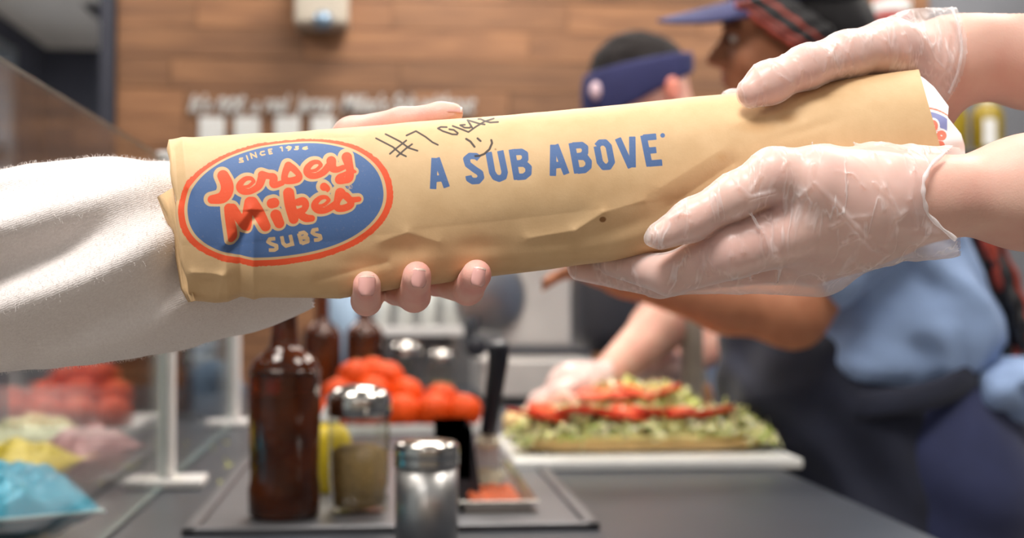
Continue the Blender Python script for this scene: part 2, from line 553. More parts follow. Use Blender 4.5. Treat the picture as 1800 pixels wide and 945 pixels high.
# unseen ceiling panels, added as fill light for the counter and far room
M['fill_panel'] = emit_mat('fill_diffuser', (1, 0.97, 0.92, 1), 4.0)
FILL_LIGHTS = [(0.2, 2.5, 20, 'ceiling light panel above the tomato pile'), (1.6, 2.6, 20, 'ceiling light panel above the two workers'), (0.2, 3.75, 19, 'ceiling light panel in front of the wall slogan'),
         (1.6, 3.9, 19, 'ceiling light panel above the yellow squeeze bottles'), (-1.2, 4.0, 19, 'ceiling light panel at the dark trim end of the wood wall'), (-1.0, 6.2, 130, 'ceiling light panel beside the air vent in the far blue room'),
         (0.6, 6.6, 130, 'ceiling light panel behind the wood wall in the far blue room'), (-0.6, 1.35, 20, 'ceiling light panel by the open ceiling gap over the sneeze guard'), (1.0, 1.35, 20, 'ceiling light panel by the open ceiling gap on the workers side'),
         (-0.5, -1.6, 6, 'ceiling light panel over the customer area near the window side'), (1.3, -1.6, 6, 'ceiling light panel over the customer area near the right wall')]
for i, (x, y, watt, lab) in enumerate(FILL_LIGHTS):
    t = thing('ceiling_fill_light', (x, y, 2.70), 'added unseen square ' + lab, 'light', 'added ceiling fill panels')
    link('frame', box('f', x - .32, x + .32, y - .32, y + .32, 2.68, 2.699, 0.004), M['white_metal'], t)
    link('diffuser', box('d', x - .29, x + .29, y - .29, y + .29, 2.672, 2.681), M['fill_panel'], t)
    ld = bpy.data.lights.new('fill_light', 'AREA'); ld.shape = 'SQUARE'; ld.size = 0.56; ld.energy = watt; ld.color = (1, 0.94, 0.86)
    link('fill_light', ld, None, t, loc=Vector((x, y, 2.665)))

# counter
XE = 0.546
ct = thing('counter', (-0.2, 2.3, 0), 'long dark grey prep counter under the condiments and cutting board', 'counter')
link('worktop', box('wt', -1.0, XE, 1.02, 3.75, ZC - 0.04, ZC, 0.003), M['counter'], ct)
link('cabinet_body', box('cb', -0.96, XE - 0.03, 1.06, 3.72, 0.08, ZC - 0.0405), M['dull_steel'], ct)
link('plinth', box('cp', -0.9, XE - 0.09, 1.12, 3.68, 0.0, 0.0795), M['charcoal'], ct)

# sneeze guard: panes, posts with feet
XG = -0.274
M['pane'] = glass_pane_mat('sneeze_guard_glass')
M['pane_edge'] = mat('glass_edge', lin(150, 168, 166), 0.2, 0, 0.05, 30)
sn = thing('sneeze_guard', (XG, 1.8, ZC), 'clear glass sneeze guard on white posts beside the counter', 'sneeze guard')
ZT = ZC + 0.41
for y0, y1 in ((0.93, 1.785), (1.815, 2.585)):
    me = box('pane', XG - 0.003, XG + 0.003, y0, y1, ZC + 0.004, ZT)
    me.materials.append(M['pane']); me.materials.append(M['pane_edge'])
    for p in me.polygons:
        if abs(p.normal.x) < 0.5: p.material_index = 1
    link('glass_pane', me, None, sn)
for y in (1.80, 2.60):
    link('post', box('post', XG - 0.011, XG + 0.012, y - 0.012, y + 0.012, ZC + 0.0125, ZT + 0.01, 0.003), M['white_metal'], sn)
    link('foot', box('foot', XG - 0.02, XG + 0.05, y - 0.035, y + 0.035, ZC + 0.0005, ZC + 0.012, 0.003), M['white_metal'], sn)

# ------------------------------------------------------------------ things on the counter
def disc_noise_mesh(name, c, rx, ry, rz, n=28, m=18, amp=0.0, freq=1.0, seed=0, sq=2.0, lobes=0, lobe_amp=0.0):
    """closed rounded body (superellipsoid) with noise"""
    V, F = [], []
    for j in range(m + 1):
        v = -math.pi / 2 + math.pi * j / m
        for i in range(n):
            u = 2 * math.pi * i / n
            f = lambda t: math.copysign(abs(t) ** (2 / sq), t)
            p = np.array([f(math.cos(v)) * f(math.cos(u)), f(math.cos(v)) * f(math.sin(u)), f(math.sin(v))])
            if lobes: p[:2] *= 1 + lobe_amp * math.cos(lobes * u)
            V.append(p)
    V = np.array(V)
    if amp: V = V * (1 + amp * vnoise(V * freq + seed * 7.3))[:, None]
    V = V * np.array([rx, ry, rz]) + np.array(c)
    for j in range(m):
        for i in range(n):
            F.append((j * n + i, j * n + (i + 1) % n, (j + 1) * n + (i + 1) % n, (j + 1) * n + i))
    return mesh(name, V, F)

def on_counter(px, Y):
    """x where pixel column px meets counter depth Y"""
    return P(px, 700, Y)[0]

# stainless inset frame that holds the condiments
x0, x1, y0, y1 = on_counter(322, 1.44), on_counter(1052, 1.44), 1.43, 2.20
bm = bmesh.new()
box_bm(bm, x0, x1, y0, y1, ZC + 0.0005, ZC + 0.003)
for a in ((x0, x1, y0, y0 + .014), (x0, x1, y1 - .014, y1), (x0, x0 + .014, y0, y1), (x1 - .014, x1, y0, y1)):
    box_bm(bm, *a, ZC + 0.0005, ZC + 0.008, 0.002)
link('condiment_tray', bm_mesh('condiment_tray', bm), mat('tray_steel', lin(112, 112, 116), 0.42, 0.8, 0.1, 30), label='shallow stainless tray with raised rim holding bottles and shakers', cat='tray')
ZTR = ZC + 0.0032

# amber bottles
def amber():
    m, nt, b = new_mat('amber_glass')
    b.inputs['Base Color'].default_value = lin(112, 56, 22)
    b.inputs['Transmission Weight'].default_value = 0.55
    b.inputs['Roughness'].default_value = 0.1
    b.inputs['IOR'].default_value = 1.48
    L = nt.links; tc = nd(nt, 'ShaderNodeTexCoord'); nz = nd(nt, 'ShaderNodeTexNoise'); nz.inputs['Scale'].default_value = 22
    L.new(tc.outputs['Object'], nz.inputs['Vector'])
    rp = nd(nt, 'ShaderNodeValToRGB'); rp.color_ramp.elements[0].color = lin(46, 20, 8); rp.color_ramp.elements[1].color = lin(140, 66, 22)
    rp.color_ramp.elements[0].position = 0.3; rp.color_ramp.elements[1].position = 0.8
    L.new(nz.outputs['Fac'], rp.inputs[0]); L.new(rp.outputs[0], b.inputs['Base Color'])
    v = nd(nt, 'ShaderNodeTexVoronoi'); v.inputs['Scale'].default_value = 90
    L.new(tc.outputs['Object'], v.inputs['Vector'])
    bp = nd(nt, 'ShaderNodeBump'); bp.inputs['Strength'].default_value = 0.25; bp.inputs['Distance'].default_value = 0.001
    L.new(v.outputs['Distance'], bp.inputs['Height']); L.new(bp.outputs[0], b.inputs['Normal'])
    return m
M['amber'] = amber()
M['liquid'] = mat('dark_vinegar', lin(96, 40, 12), 0.3, 0, 0.1, 20)
BP = [(0.0, 0.0), (.034, 0), (.038, .004), (.0385, .03), (.0365, .045), (.0372, .07), (.0384, .10), (.0386, .145), (.0378, .158), (.033, .168), (.024, .176),
      (.0165, .182), (.0145, .19), (.0135, .21), (.0125, .25), (.0125, .275)]
bottle_parts = []
def bottle(px, Y, s, label, full):
    x = on_counter(px, Y)
    t = thing('sauce_bottle', (x, Y, ZTR), label, 'bottle', 'amber glass sauce bottles')
    link('glass_body', lathe('bottle', [(r * s, z * s) for r, z in BP], 48, (x, Y, ZTR)), M['amber'], t)
    link('liquid', lathe('liq', [(0, .006 * s), (.030 * s, .006 * s), (.033 * s, .012 * s), (.032 * s, full * s), (0, full * s)], 32, (x, Y, ZTR)), M['liquid'], t)
    link('cap', lathe('cap', [(.0136 * s, .262 * s), (.0142 * s, .264 * s), (.0142 * s, .283 * s), (.012 * s, .286 * s), (0, .286 * s)], 24, (x, Y, ZTR)), M['black_plastic'], t)
    rg = lathe('ring', [(.0390 * s, .152 * s), (.0396 * s, .155 * s), (.0390 * s, .158 * s)], 40, (x, Y, ZTR))
    link('shoulder_ring', rg, M['amber'], t)
bottle(500, 1.53, 1.0, 'large amber glass bottle beside the glass spice shaker', 0.13)
bottle(566, 2.86, 1.0, 'dark amber bottle between the large bottle and the tomato pile', 0.12)
bottle(641, 2.90, 1.0, 'amber bottle standing directly behind the tomato pile', 0.12)

# glass spice shaker
def clear_glass():
    m, nt, b = new_mat('clear_glass')
    nt.nodes.remove(b); L = nt.links; out = nt.nodes['Material Output']
    tr = nd(nt, 'ShaderNodeBsdfTransparent'); tr.inputs[0].default_value = (0.93, 0.94, 0.91, 1)
    gl = nd(nt, 'ShaderNodeBsdfGlossy'); gl.inputs['Roughness'].default_value = 0.04
    lw = nd(nt, 'ShaderNodeLayerWeight'); lw.inputs[0].default_value = 0.3
    fr = nd(nt, 'ShaderNodeMapRange'); fr.inputs[3].default_value = 0.04; fr.inputs[4].default_value = 0.75; L.new(lw.outputs['Facing'], fr.inputs[0])
    nz = nd(nt, 'ShaderNodeTexNoise'); nz.inputs['Scale'].default_value = 60
    bp = nd(nt, 'ShaderNodeBump'); bp.inputs['Strength'].default_value = 0.1
    L.new(nz.outputs['Fac'], bp.inputs['Height']); L.new(bp.outputs[0], gl.inputs['Normal'])
    mx = nd(nt, 'ShaderNodeMixShader')
    L.new(fr.outputs[0], mx.inputs[0]); L.new(tr.outputs[0], mx.inputs[1]); L.new(gl.outputs[0], mx.inputs[2])
    L.new(mx.outputs[0], out.inputs[0])
    return m
M['glass'] = clear_glass()
M['spice'] = mat('dried_oregano', lin(168, 138, 88), 0.95, 0, 0.45, 260, 0.8, 500)
def glass_shaker(px, Y, s, label, fill):
    x = on_counter(px, Y)
    t = thing('spice_shaker', (x, Y, ZTR), label, 'shaker', 'glass spice shakers')
    pr = [(0, .002), (.030, 0), (.0335, .003), (.0335, .012), (.031, .02), (.0325, .03), (.0335, .06), (.0335, .10), (.034, .108)]
    link('glass_jar', lathe('jar', [(r * s, z * s) for r, z in pr], 12, (x, Y, ZTR), smooth=False), M['glass'], t)
    link('dried_herbs', lathe('herb', [(0, .006 * s), (.027 * s, .006 * s), (.0295 * s, .03 * s), (.0305 * s, fill * s), (.02 * s, (fill + .006) * s), (0, (fill + .004) * s)], 28, (x, Y, ZTR)), M['spice'], t)
    lid = [(.0345, .104), (.036, .106), (.036, .122), (.034, .128), (.028, .134), (.018, .138), (0, .139)]
    link('metal_lid', lathe('lid', [(r * s, z * s) for r, z in lid], 40, (x, Y, ZTR)), M['chrome'], t)
glass_shaker(631, 1.56, 1.0, 'glass spice shaker with dried herbs between bottle and steel shaker', 0.066)
glass_shaker(712, 2.98, 1.0, 'clear shaker with domed metal lid standing behind the tomatoes', 0.05)
glass_shaker(776, 3.02, 0.86, 'smaller clear shaker beside the domed one behind the tomatoes', 0.05)
# steel shaker
Y = 1.392; x = on_counter(750, Y); ZS = ZC + .0004
t = thing('steel_shaker', (x, Y, ZS), 'small brushed steel shaker with ridged collar in front of the tray', 'shaker')
pr = [(0, 0), (.0315, 0), (.033, .002), (.033, .0755)]
link('body', lathe('b', [(r * .94, z * .94) for r, z in pr], 48, (x, Y, ZS)), M['steel'], t)
pr = [(.0335, .0757), (.0344, .077), (.0336, .0795), (.0344, .082), (.0336, .0845), (.0344, .087), (.0344, .096), (.0325, .1005), (.027, .103), (.014, .1045), (0, .105)]
link('ridged_lid', lathe('l', [(r * .94, z * .94) for r, z in pr], 48, (x, Y, ZS)), M['chrome'], t)

# yellow squeeze bottle half hidden behind the shakers
M['yellow'] = mat('mustard_plastic', lin(214, 186, 28), 0.45, 0, 0.08, 20)
Y = 1.72; x = on_counter(578, Y)
t = thing('mustard_bottle', (x, Y, ZTR), 'yellow mustard bottle hidden between amber bottle and spice shaker', 'bottle')
link('body', lathe('b', [(0, 0), (.024, 0), (.027, .004), (.027, .062), (.022, .075), (.012, .082)], 28, (x, Y, ZTR)), M['yellow'], t)
link('nozzle', lathe('n', [(.012, .0821), (.0125, .086), (.004, .104), (0, .105)], 20, (x, Y, ZTR)), M['white_plastic'], t)

# black bin and small steel pan with relish, spatula
xa, xb = on_counter(800, 1.62), on_counter(838, 1.62)
bm = bmesh.new()
vs = []
for z, g in ((ZTR, 0.006), (ZTR + 0.085, 0.0)):
    for (xx, yy) in ((xa - .02, 1.62), (xb + (0.006 if z < ZTR + .01 else -0.006), 1.62), (xb + (0.006 if z < ZTR + .01 else -0.006), 1.74), (xa - .02, 1.74)):
        vs.append(bm.verts.new((xx, yy, z)))
for i in range(4):
    bm.faces.new((vs[i], vs[(i + 1) % 4], vs[4 + (i + 1) % 4], vs[4 + i]))
bm.faces.new(vs[3::-1]); top = bm.faces.new(vs[4:])
r = bmesh.ops.inset_region(bm, faces=[top], thickness=0.003)
bmesh.ops.translate(bm, verts=top.verts, vec=(0, 0, -0.06))
link('utensil_bin', bm_mesh('bin', bm), M['black_plastic'], label='open black plastic bin behind the steel shaker', cat='bin')
# pan
xa, xb, ya, yb = on_counter(838, 1.70), on_counter(932, 1.55), 1.54, 1.90
xa = 0.088
bm = bmesh.new()
for a in ((xa, xb, ya, ya + .004), (xa, xb, yb - .004, yb), (xa, xa + .004, ya + .004, yb - .004), (xb - .004, xb, ya + .004, yb - .004)):
    box_bm(bm, *a, ZTR + 0.0015, ZTR + 0.011)
box_bm(bm, xa, xb, ya, yb, ZTR + 0.0001, ZTR + 0.0015)
for a in ((xa - .008, xb + .008, ya - .008, ya + .001), (xa - .008, xb + .008, yb - .001, yb + .008), (xa - .008, xa + .001, ya, yb), (xb - .001, xb + .008, ya, yb)):
    box_bm(bm, *a, ZTR + 0.0111, ZTR + 0.0125, 0.0008)
pan = thing('steel_pan', (xa, ya, ZTR), 'small rimmed steel pan of orange relish beside the black bin', 'pan')
link('pan_shell', bm_mesh('pan', bm), M['chrome'], pan)
bm = bmesh.new()
rng = random.Random(9)
for i in range(260):
    c = (rng.uniform(xa + .01, xb - .01), rng.uniform(ya + .01, ya + .15), ZTR + rng.uniform(.005, .009))
    m4 = Matrix.Translation(c) @ Matrix.Rotation(rng.uniform(0, 6), 4, Vector((rng.random(), rng.random(), rng.random())).normalized()) @ Matrix.Diagonal((rng.uniform(.5, 1.3), 1, .7, 1))
    bmesh.ops.create_icosphere(bm, subdivisions=1, radius=0.0045, matrix=m4)
link('relish', bm_mesh('relish', bm, True), mat('pepper_relish', lin(196, 92, 44), 0.35, 0, 0.35, 120), pan, kind='stuff')
# spatula standing in the pan
sp = thing('spatula', P(858, 850, 1.72), 'black handled spatula smeared with mayonnaise leaning in the steel pan', 'spatula')
pts = catmull([P(874, 600, 1.66), P(876, 630, 1.665), P(868, 690, 1.68), P(858, 758, 1.70)], 6)
rad = np.interp(np.linspace(0, 1, len(pts)), [0, .08, .3, .75, 1], [.009, .0135, .0125, .0105, .0095])
link('handle', tube('hd', pts, list(rad), 14), M['black_plastic'], sp)
a, b, c, d = P(838, 760, 1.70), P(876, 760, 1.70), P(880, 842, 1.73), P(830, 842, 1.73)
bm = bmesh.new()
vv = [bm.verts.new(tuple(q)) for q in (a, b, c, d)] + [bm.verts.new(tuple(q + np.array([0, .002, 0]))) for q in (a, b, c, d)]
for f in ((3, 2, 1, 0), (4, 5, 6, 7), (0, 1, 5, 4), (1, 2, 6, 5), (2, 3, 7, 6), (3, 0, 4, 7)): bm.faces.new([vv[i] for i in f])
link('blade', bm_mesh('blade', bm), mat('satin_blade', lin(206, 206, 210), .4, .3), sp)
M['mayo'] = mat('mayonnaise', lin(240, 232, 206), 0.35, 0, 0.05, 60, 0.2, 120)
for (px, py, rx, rz, k) in ((858, 775, .014, .009, 1), (858, 836, .017, .012, 2)):
    q = P(px, py, 1.70 + (py - 760) / 82 * .03 - .003)
    link('mayonnaise_smear', disc_noise_mesh('my', q, rx, .004, rz, 20, 12, .35, 2.2, k), M['mayo'], sp)

# tomatoes in a white tray
M['tomato'] = mat('tomato_skin', lin(214, 72, 12), 0.5, 0, 0.16, 14, 0.05, 60, spec=0.25, rnd=0.12)
M['stem'] = mat('tomato_core', lin(214, 140, 80), 0.6, 0, 0.1, 60)
tx0, tx1 = on_counter(560, 2.5), on_counter(828, 2.5)
bm = bmesh.new()
box_bm(bm, tx0 - .01, tx1 + .02, 2.43, 2.70, ZC + .0005, ZC + 0.004, 0.0)
for a in ((tx0 - .01, tx1 + .02, 2.43, 2.435), (tx0 - .01, tx1 + .02, 2.695, 2.70), (tx0 - .01, tx0 - .005, 2.435, 2.695), (tx1 + .015, tx1 + .02, 2.435, 2.695)):
    box_bm(bm, *a, ZC + 0.004, ZC + 0.016, 0.001)
link('tomato_tray', bm_mesh('tt', bm), M['white_plastic'], label='low white tray holding the pile of tomatoes', cat='tray')
tom_me = [disc_noise_mesh('tomato_body', (0, 0, 0), 1, 1, .86, 36, 20, .05, 1.7, k, 2.1, 5 + k, .025 + .012 * k) for k in range(3)]
bmx = bmesh.new(); bmesh.ops.create_cone(bmx, cap_ends=True, segments=10, radius1=.16, radius2=.10, depth=.08)
stem_me = bm_mesh('tomato_core', bmx, True)
rng = random.Random(21)
spots = [(px, 733, 2.455, .0335) for px in (588, 648, 706, 764, 816)] + [(px, 728, 2.545, .0335) for px in (610, 670, 730, 790)]
spots += [(598, 694, 2.50, .0335), (654, 690, 2.50, .0335), (712, 694, 2.50, .0335), (776, 702, 2.51, .031)]
spots += [(626, 662, 2.52, .033), (680, 664, 2.53, .032), (655, 655, 2.57, .03)]
for i, (px, py, Y, rr) in enumerate(spots):
    c = P(px, py, Y)
    if i < 9: c[2] = ZC + .0055 + rr * .90
    layer, k0 = [('front bottom row', 0), ('rear bottom row', 5), ('second layer', 9), ('top layer', 13)][0 if i < 5 else (1 if i < 9 else (2 if i < 13 else 3))]
    nth = ('first', 'second', 'third', 'fourth', 'fifth')[i - k0]
    t = thing('tomato', c, 'orange red tomato, %s from the amber bottles in the %s of the pile' % (nth, layer), 'tomato', 'tomatoes piled on the white tray')
    rot = (rng.uniform(-.9, .9), rng.uniform(-.9, .9), rng.uniform(0, 6))
    o = link('flesh', tom_me[i % 3], M['tomato'], None, loc=Vector((0, 0, 0)))
    o.parent = t; o.scale = (rr * .86, rr, rr * 1.08) if i % 2 else (rr, rr * .9, rr * 1.05); o.rotation_euler = (rng.uniform(-.25, .25), rng.uniform(-.3, .3), rng.uniform(0, 6))
    o2 = link('core', stem_me, M['stem'], None, loc=Vector((0, 0, 0)))
    o2.parent = t; o2.scale = (rr, rr, rr)
    n = o.rotation_euler.to_matrix() @ Vector((0, 0, 1))
    o2.location = n * (o.scale[2] * .84); o2.rotation_euler = n.to_track_quat('Z', 'Y').to_euler()

# cutting board and the open sub on it
YB = 1.90
bx0, bx1 = on_counter(905, YB), on_counter(1412, YB)
link('cutting_board', box('cutting_board', bx0, bx1, YB, YB + .36, ZC + 0.0005, ZC + 0.0145, 0.003), M['white_plastic'], label='white plastic cutting board under the open sub sandwich', cat='cutting board')
ZB = ZC + 0.0147
sub = thing('sub_sandwich', ((bx0 + bx1) / 2, 2.05, ZB), 'long open sub piled with shredded lettuce and tomato slices on white board', 'sandwich')
M['bread'] = mat('bread_crust', lin(232, 198, 140), 0.75, 0, 0.2, 25, 0.2, 120)
M['crumb'] = mat('bread_crumb', lin(238, 220, 176), 0.9, 0, 0.1, 60, 0.5, 260)
def loaf(name, pxa, pxb, Yc, ry, z0, z1, seed):
    xa, xb = on_counter(pxa, Yc), on_counter(pxb, Yc)
    return disc_noise_mesh(name, ((xa + xb) / 2, Yc, (z0 + z1) / 2), (xb - xa) / 2, ry, (z1 - z0) / 2, 64, 20, .05, 5, seed, 3.4)
link('bread_half', loaf('bread', 915, 1335, 2.035, .055, ZB, ZB + .024, 1), M['bread'], sub)
link('bread_half', loaf('bread', 884, 1250, 2.185, .06, ZB, ZB + .05, 2), M['bread'], sub)
link('cheese_layer', loaf('cheese', 925, 1320, 2.028, .056, ZB + .018, ZB + .027, 4), mat('provolone', lin(240, 222, 150), 0.5, 0, .06, 30), sub)
# sliced meat folds
M['meat'] = mat('sliced_ham', lin(226, 170, 152), 0.5, 0, 0.14, 60, 0.1, 150, sss=0.1)
rng = random.Random(3)
for i in range(7):
    c = P(955 + i * 17, 716 - (i % 3) * 6, 2.16)
    o = link('ham_fold', disc_noise_mesh('ham', c, .022, .026, .014, 20, 12, .3, 1.8, i), M['meat'], sub)
# shredded lettuce: uncountable strips
def shreds(name, n, boxf, seed, cols, size=1.0):
    rg = np.random.default_rng(seed)
    V, Q, mi = [], [], []
    base = 0
    for i in range(n):
        c = boxf(rg)
        d = rg.normal(size=3); d[2] *= .5; d /= np.linalg.norm(d)
        u = rg.normal(size=3); u -= d * (u @ d); u /= np.linalg.norm(u)
        w = np.cross(d, u)
        ln = rg.uniform(.014, .036) * size; wd = rg.uniform(.0015, .004) * size
        cv = rg.uniform(-.35, .35)
        for k in range(5):
            s = k / 4 - .5
            q = c + d * ln * s + u * (cv * ln * (s * s * 4 - .3))
            V += [q - w * wd, q + w * wd]
        for k in range(4):
            Q.append((base + 2 * k, base + 2 * k + 1, base + 2 * k + 3, base + 2 * k + 2)); mi.append(i % cols)
        base += 10
    me = fast_mesh(name, np.array(V), np.array(Q))
    me.polygons.foreach_set('material_index', np.array(mi, np.int32))
    return me
def heap(pxa, pxb, Yc, ry, z0, zt):
    def f(rg):
        px = rg.uniform(pxa, pxb); e = min(1, (px - pxa) / 70 + .15, (pxb - px) / 70 + .15)
        a = rg.uniform(-1, 1)
        zz = z0 + (zt - z0) * e * math.sqrt(max(0, 1 - a * a * .8)) * rg.uniform(0, 1) ** .6
        return np.array([on_counter(px, Yc), Yc + a * ry, zz])
    return f
M['lettuce'] = [mat('lettuce_%s' % n, c, 0.5, 0, 0.15, 60, sss=0.1) for n, c in (('pale', lin(250, 247, 212)), ('green', lin(238, 236, 170)), ('light', lin(246, 243, 190)), ('deep', lin(200, 212, 120)))]
lt = link('shredded_lettuce', shreds('lettuce', 1700, heap(905, 1345, 2.035, .062, ZB + .018, ZB + .062), 5, 4), None, sub, kind='stuff')
for m in M['lettuce']: lt.data.materials.append(m)
lt = link('shredded_lettuce', shreds('lettuce', 700, heap(1000, 1235, 2.185, .055, ZB + .04, ZB + .088), 6, 4), None, sub, kind='stuff')
for m in M['lettuce']: lt.data.materials.append(m)
# tomato slices
M['slice'] = mat('tomato_slice', lin(222, 86, 48), 0.3, 0, 0.22, 70, 0.15, 150, sss=0.1)
M['slice_rim'] = mat('tomato_slice_rim', lin(200, 52, 28), 0.3, 0, 0.1, 40)
sl_bm = bmesh.new(); bmesh.ops.create_cone(sl_bm, cap_ends=True, segments=28, radius1=.032, radius2=.032, depth=.006)
sl_me = bm_mesh('slice_disc', sl_bm, False); sl_me.materials.append(M['slice']); sl_me.materials.append(M['slice_rim'])
for p in sl_me.polygons:
    if abs(p.normal.z) < .5: p.material_index = 1
rng = random.Random(8)
sl = [(930 + i * 36, 727 - (i % 2) * 3, 2.005) for i in range(10)] + [(1050 + i * 38, 692 - (i % 2) * 4, 2.15) for i in range(4)]
for i, (px, py, Y) in enumerate(sl):
    o = link('tomato_slice', sl_me, None, sub, loc=Vector(P(px, py, Y)))
    o.rotation_euler = (rng.uniform(.05, .35), rng.uniform(-.22, .22), rng.uniform(0, 6))

# meat slicer on the rear of the counter
YS2 = 3.05
s0 = thing('meat_slicer', (on_counter(960, YS2), YS2, ZC), 'stainless meat slicer with dark motor housing behind the sandwich', 'slicer')
def pbox(name, pxa, pxb, pya, pyb, Y, dp, bev=0.004):
    a = P(pxa, pyb, Y); b = P(pxb, pya, Y)
    return box(name, a[0], b[0], Y, Y + dp, a[2], b[2], bev)
M['steel_light'] = mat('satin_steel', lin(206, 202, 198), 0.5, 0.35, 0.06, 14)
zb = P(900, 632, YS2)[2]
a = P(845, 632, YS2); b = P(1045, 632, YS2)
link('base', box('base', a[0], b[0], YS2, YS2 + .34, ZC + .014, zb, .006), M['steel_light'], s0)
for fx in (a[0] + .02, b[0] - .02):
    for fy in (YS2 + .03, YS2 + .3):
        link('foot', lathe('ft', [(.014, 0), (.016, .003), (.014, .0138), (0, .0138)], 16, (fx, fy, ZC)), M['black_plastic'], s0)
link('carriage_plate', pbox('car', 884, 1003, 440, 606, YS2 + .05, .02), M['steel_light'], s0)
link('carriage_rail', pbox('rail', 860, 1040, 612, 626, YS2 + .02, .03), M['charcoal'], s0)
link('motor_housing', disc_noise_mesh('mot', P(1062, 540, YS2 + .16), .072, .10, .105, 36, 20, 0, 1, 0, 4.0), M['charcoal'], s0)
q = P(858, 520, YS2 + .04)
link('blade_guard', lathe('gd', [(0, 0), (.078, 0), (.082, .006), (.082, .022), (.07, .028), (0, .03)], 48, tuple(q), True, (0.35, -1, 0)), M['steel'], s0)
link('knob', lathe('kn', [(0, 0), (.02, 0), (.024, .005), (.024, .03), (.018, .036), (0, .037)], 24, tuple(P(836, 608, YS2 - .0)), True, (0, -1, 0)), M['black_plastic'], s0)
link('guard_arm', tube('ga', catmull([P(832, 560, YS2), P(826, 590, YS2 - .01), P(838, 615, YS2)], 6), .014, 12), M['black_plastic'], s0)
# stainless splash panel and shelf with tubs behind
YB2 = 3.66
pa = P(555, 700, YB2); pb = P(1250, 480, YB2)
link('splash_panel', box('spl', pa[0], pb[0], YB2, YB2 + .02, ZC + 0.0005, ZC + 0.27, .003), M['dull_steel'], label='grey stainless splash panel standing behind the slicer', cat='panel')
sh = thing('rear_shelf', tuple(P(730, 585, YB2 - .14)), 'narrow white edged shelf on brackets behind the bottles', 'shelf')
za = P(730, 590, YB2 - .15)[2]; zb = P(730, 575, YB2 - .15)[2]
xs0, xs1 = P(648, 580, YB2 - .15)[0], P(815, 580, YB2 - .15)[0]
link('shelf_board', box('sb', xs0, xs1, YB2 - .15, YB2 - .0005, za, zb, .002), M['white_metal'], sh)
for xx in (xs0 + .02, xs1 - .03):
    link('bracket', box('br', xx, xx + .012, YB2 - .10, YB2 - .0005, za - .05, za - .0002), M['steel'], sh)
M['tub'] = mat('frosted_plastic', lin(206, 208, 204), 0.5, 0, 0.06, 30)
M['tub_lid'] = mat('grey_tub_lid', lin(170, 172, 172), 0.5, 0, 0.06, 30)
tub_lab = ['frosted plastic deli tub at the amber bottle end of the rear shelf', 'second frosted plastic deli tub along the rear shelf', 'third frosted plastic deli tub along the rear shelf', 'frosted plastic deli tub on the slicer end of the rear shelf']
for i in range(4):
    x = xs0 + .03 + i * (xs1 - xs0 - .06) / 3
    t = thing('deli_tub', (x, YB2 - .08, zb), tub_lab[i], 'tub', 'tubs on the rear shelf')
    hh = .10 + .02 * (i % 2)
    link('tub', lathe('tub', [(0, .0005), (.022, .0005), (.026, hh), (0, hh)], 24, (x, YB2 - .08, zb)), M['tub'], t)
    link('lid', lathe('lid', [(.027, hh + .0002), (.028, hh + .002), (.028, hh + .012), (0, hh + .014)], 24, (x, YB2 - .08, zb)), M['tub_lid'], t)
# pale blue roll of film behind the bottles
a = P(603, 640, 3.5)
pr = thing('paper_roll', (a[0], 3.5, ZC), 'upright pale blue paper roll behind the amber bottles', 'roll')
link('roll', lathe('roll', [(.012, .001), (.034, .001), (.034, .28), (.012, .28)], 32, (a[0], 3.5, ZC)), mat('pale_blue_paper', lin(150, 172, 196), 0.8, 0, .06, 30), pr)
link('core', lathe('core', [(.009, .0008), (.0115, .0008), (.0115, .285), (.009, .285)], 20, (a[0], 3.5, ZC)), M['bread'], pr)
# beige upright post of the rear rack by the workers
a = P(1216, 640, 2.42)
rk = thing('rack_post', (a[0], 2.42, ZC), 'beige upright post with crossbar on the counter edge behind the sub', 'rack')
link('upright', box('up', a[0] - .017, a[0] + .017, 2.40, 2.44, ZC + .0062, 1.16, .004), mat('beige_metal', lin(186, 178, 166), 0.5), rk)
link('crossbar', box('cr', a[0] - .012, a[0] + .012, 2.4402, 2.62, 1.12, 1.15, .003), M['steel'], rk)
link('base_plate', box('bp', a[0] - .024, a[0] + .02, 2.385, 2.455, ZC + .0002, ZC + .006, .001), M['steel'], rk)
# small wooden block by the slicer
q = P(1050, 640, 3.2)
link('knife_block', pbox('kb', 1052, 1084, 612, 690, 3.42, .1), mat('orange_wood', lin(170, 112, 58), 0.6, 0, .15, 20), label='small orange brown wooden block behind the gloved forearm', cat='block')

# stack of cups, and a blue-grey heap standing in for a bluish reflection
t = thing('cup_stack', (on_counter(352, 3.1), 3.1, ZC), 'stack of white paper cups behind the sneeze guard', 'cups')
cx = on_counter(352, 3.1)
for i in range(6):
    link('paper_cup', lathe('cup', [(.028, .0006 + i * .03), (.036, .10 + i * .03), (.038, .102 + i * .03), (.036, .104 + i * .03), (.034, .1035 + i * .03)], 28, (cx, 3.1, ZC)), M['white_plastic'], t)
link('reflection_heap', disc_noise_mesh('nb', (on_counter(378, 2.75), 2.75, ZC + .056), .05, .06, .055, 28, 18, .35, 1.7, 3), mat('blue_grey_heap', lin(96, 116, 140), 0.85, 0, .12, 30, .3, 90), label='blue grey heap standing in for a reflection beside the far white post', cat='cloth')

# lettuce crumbs scattered on the counter
M['crumb_l'] = mat('lettuce_crumb', lin(214, 212, 120), 0.6)
link('lettuce_scraps', shreds('scraps', 26, lambda rg: np.array([rg.uniform(-.26, .16), rg.uniform(1.6, 2.2), ZC + .0120 + rg.uniform(0, .003)]), 11, 1, .4), M['crumb_l'], label='scattered bits of shredded lettuce on the counter and tray', cat='lettuce', kind='stuff')

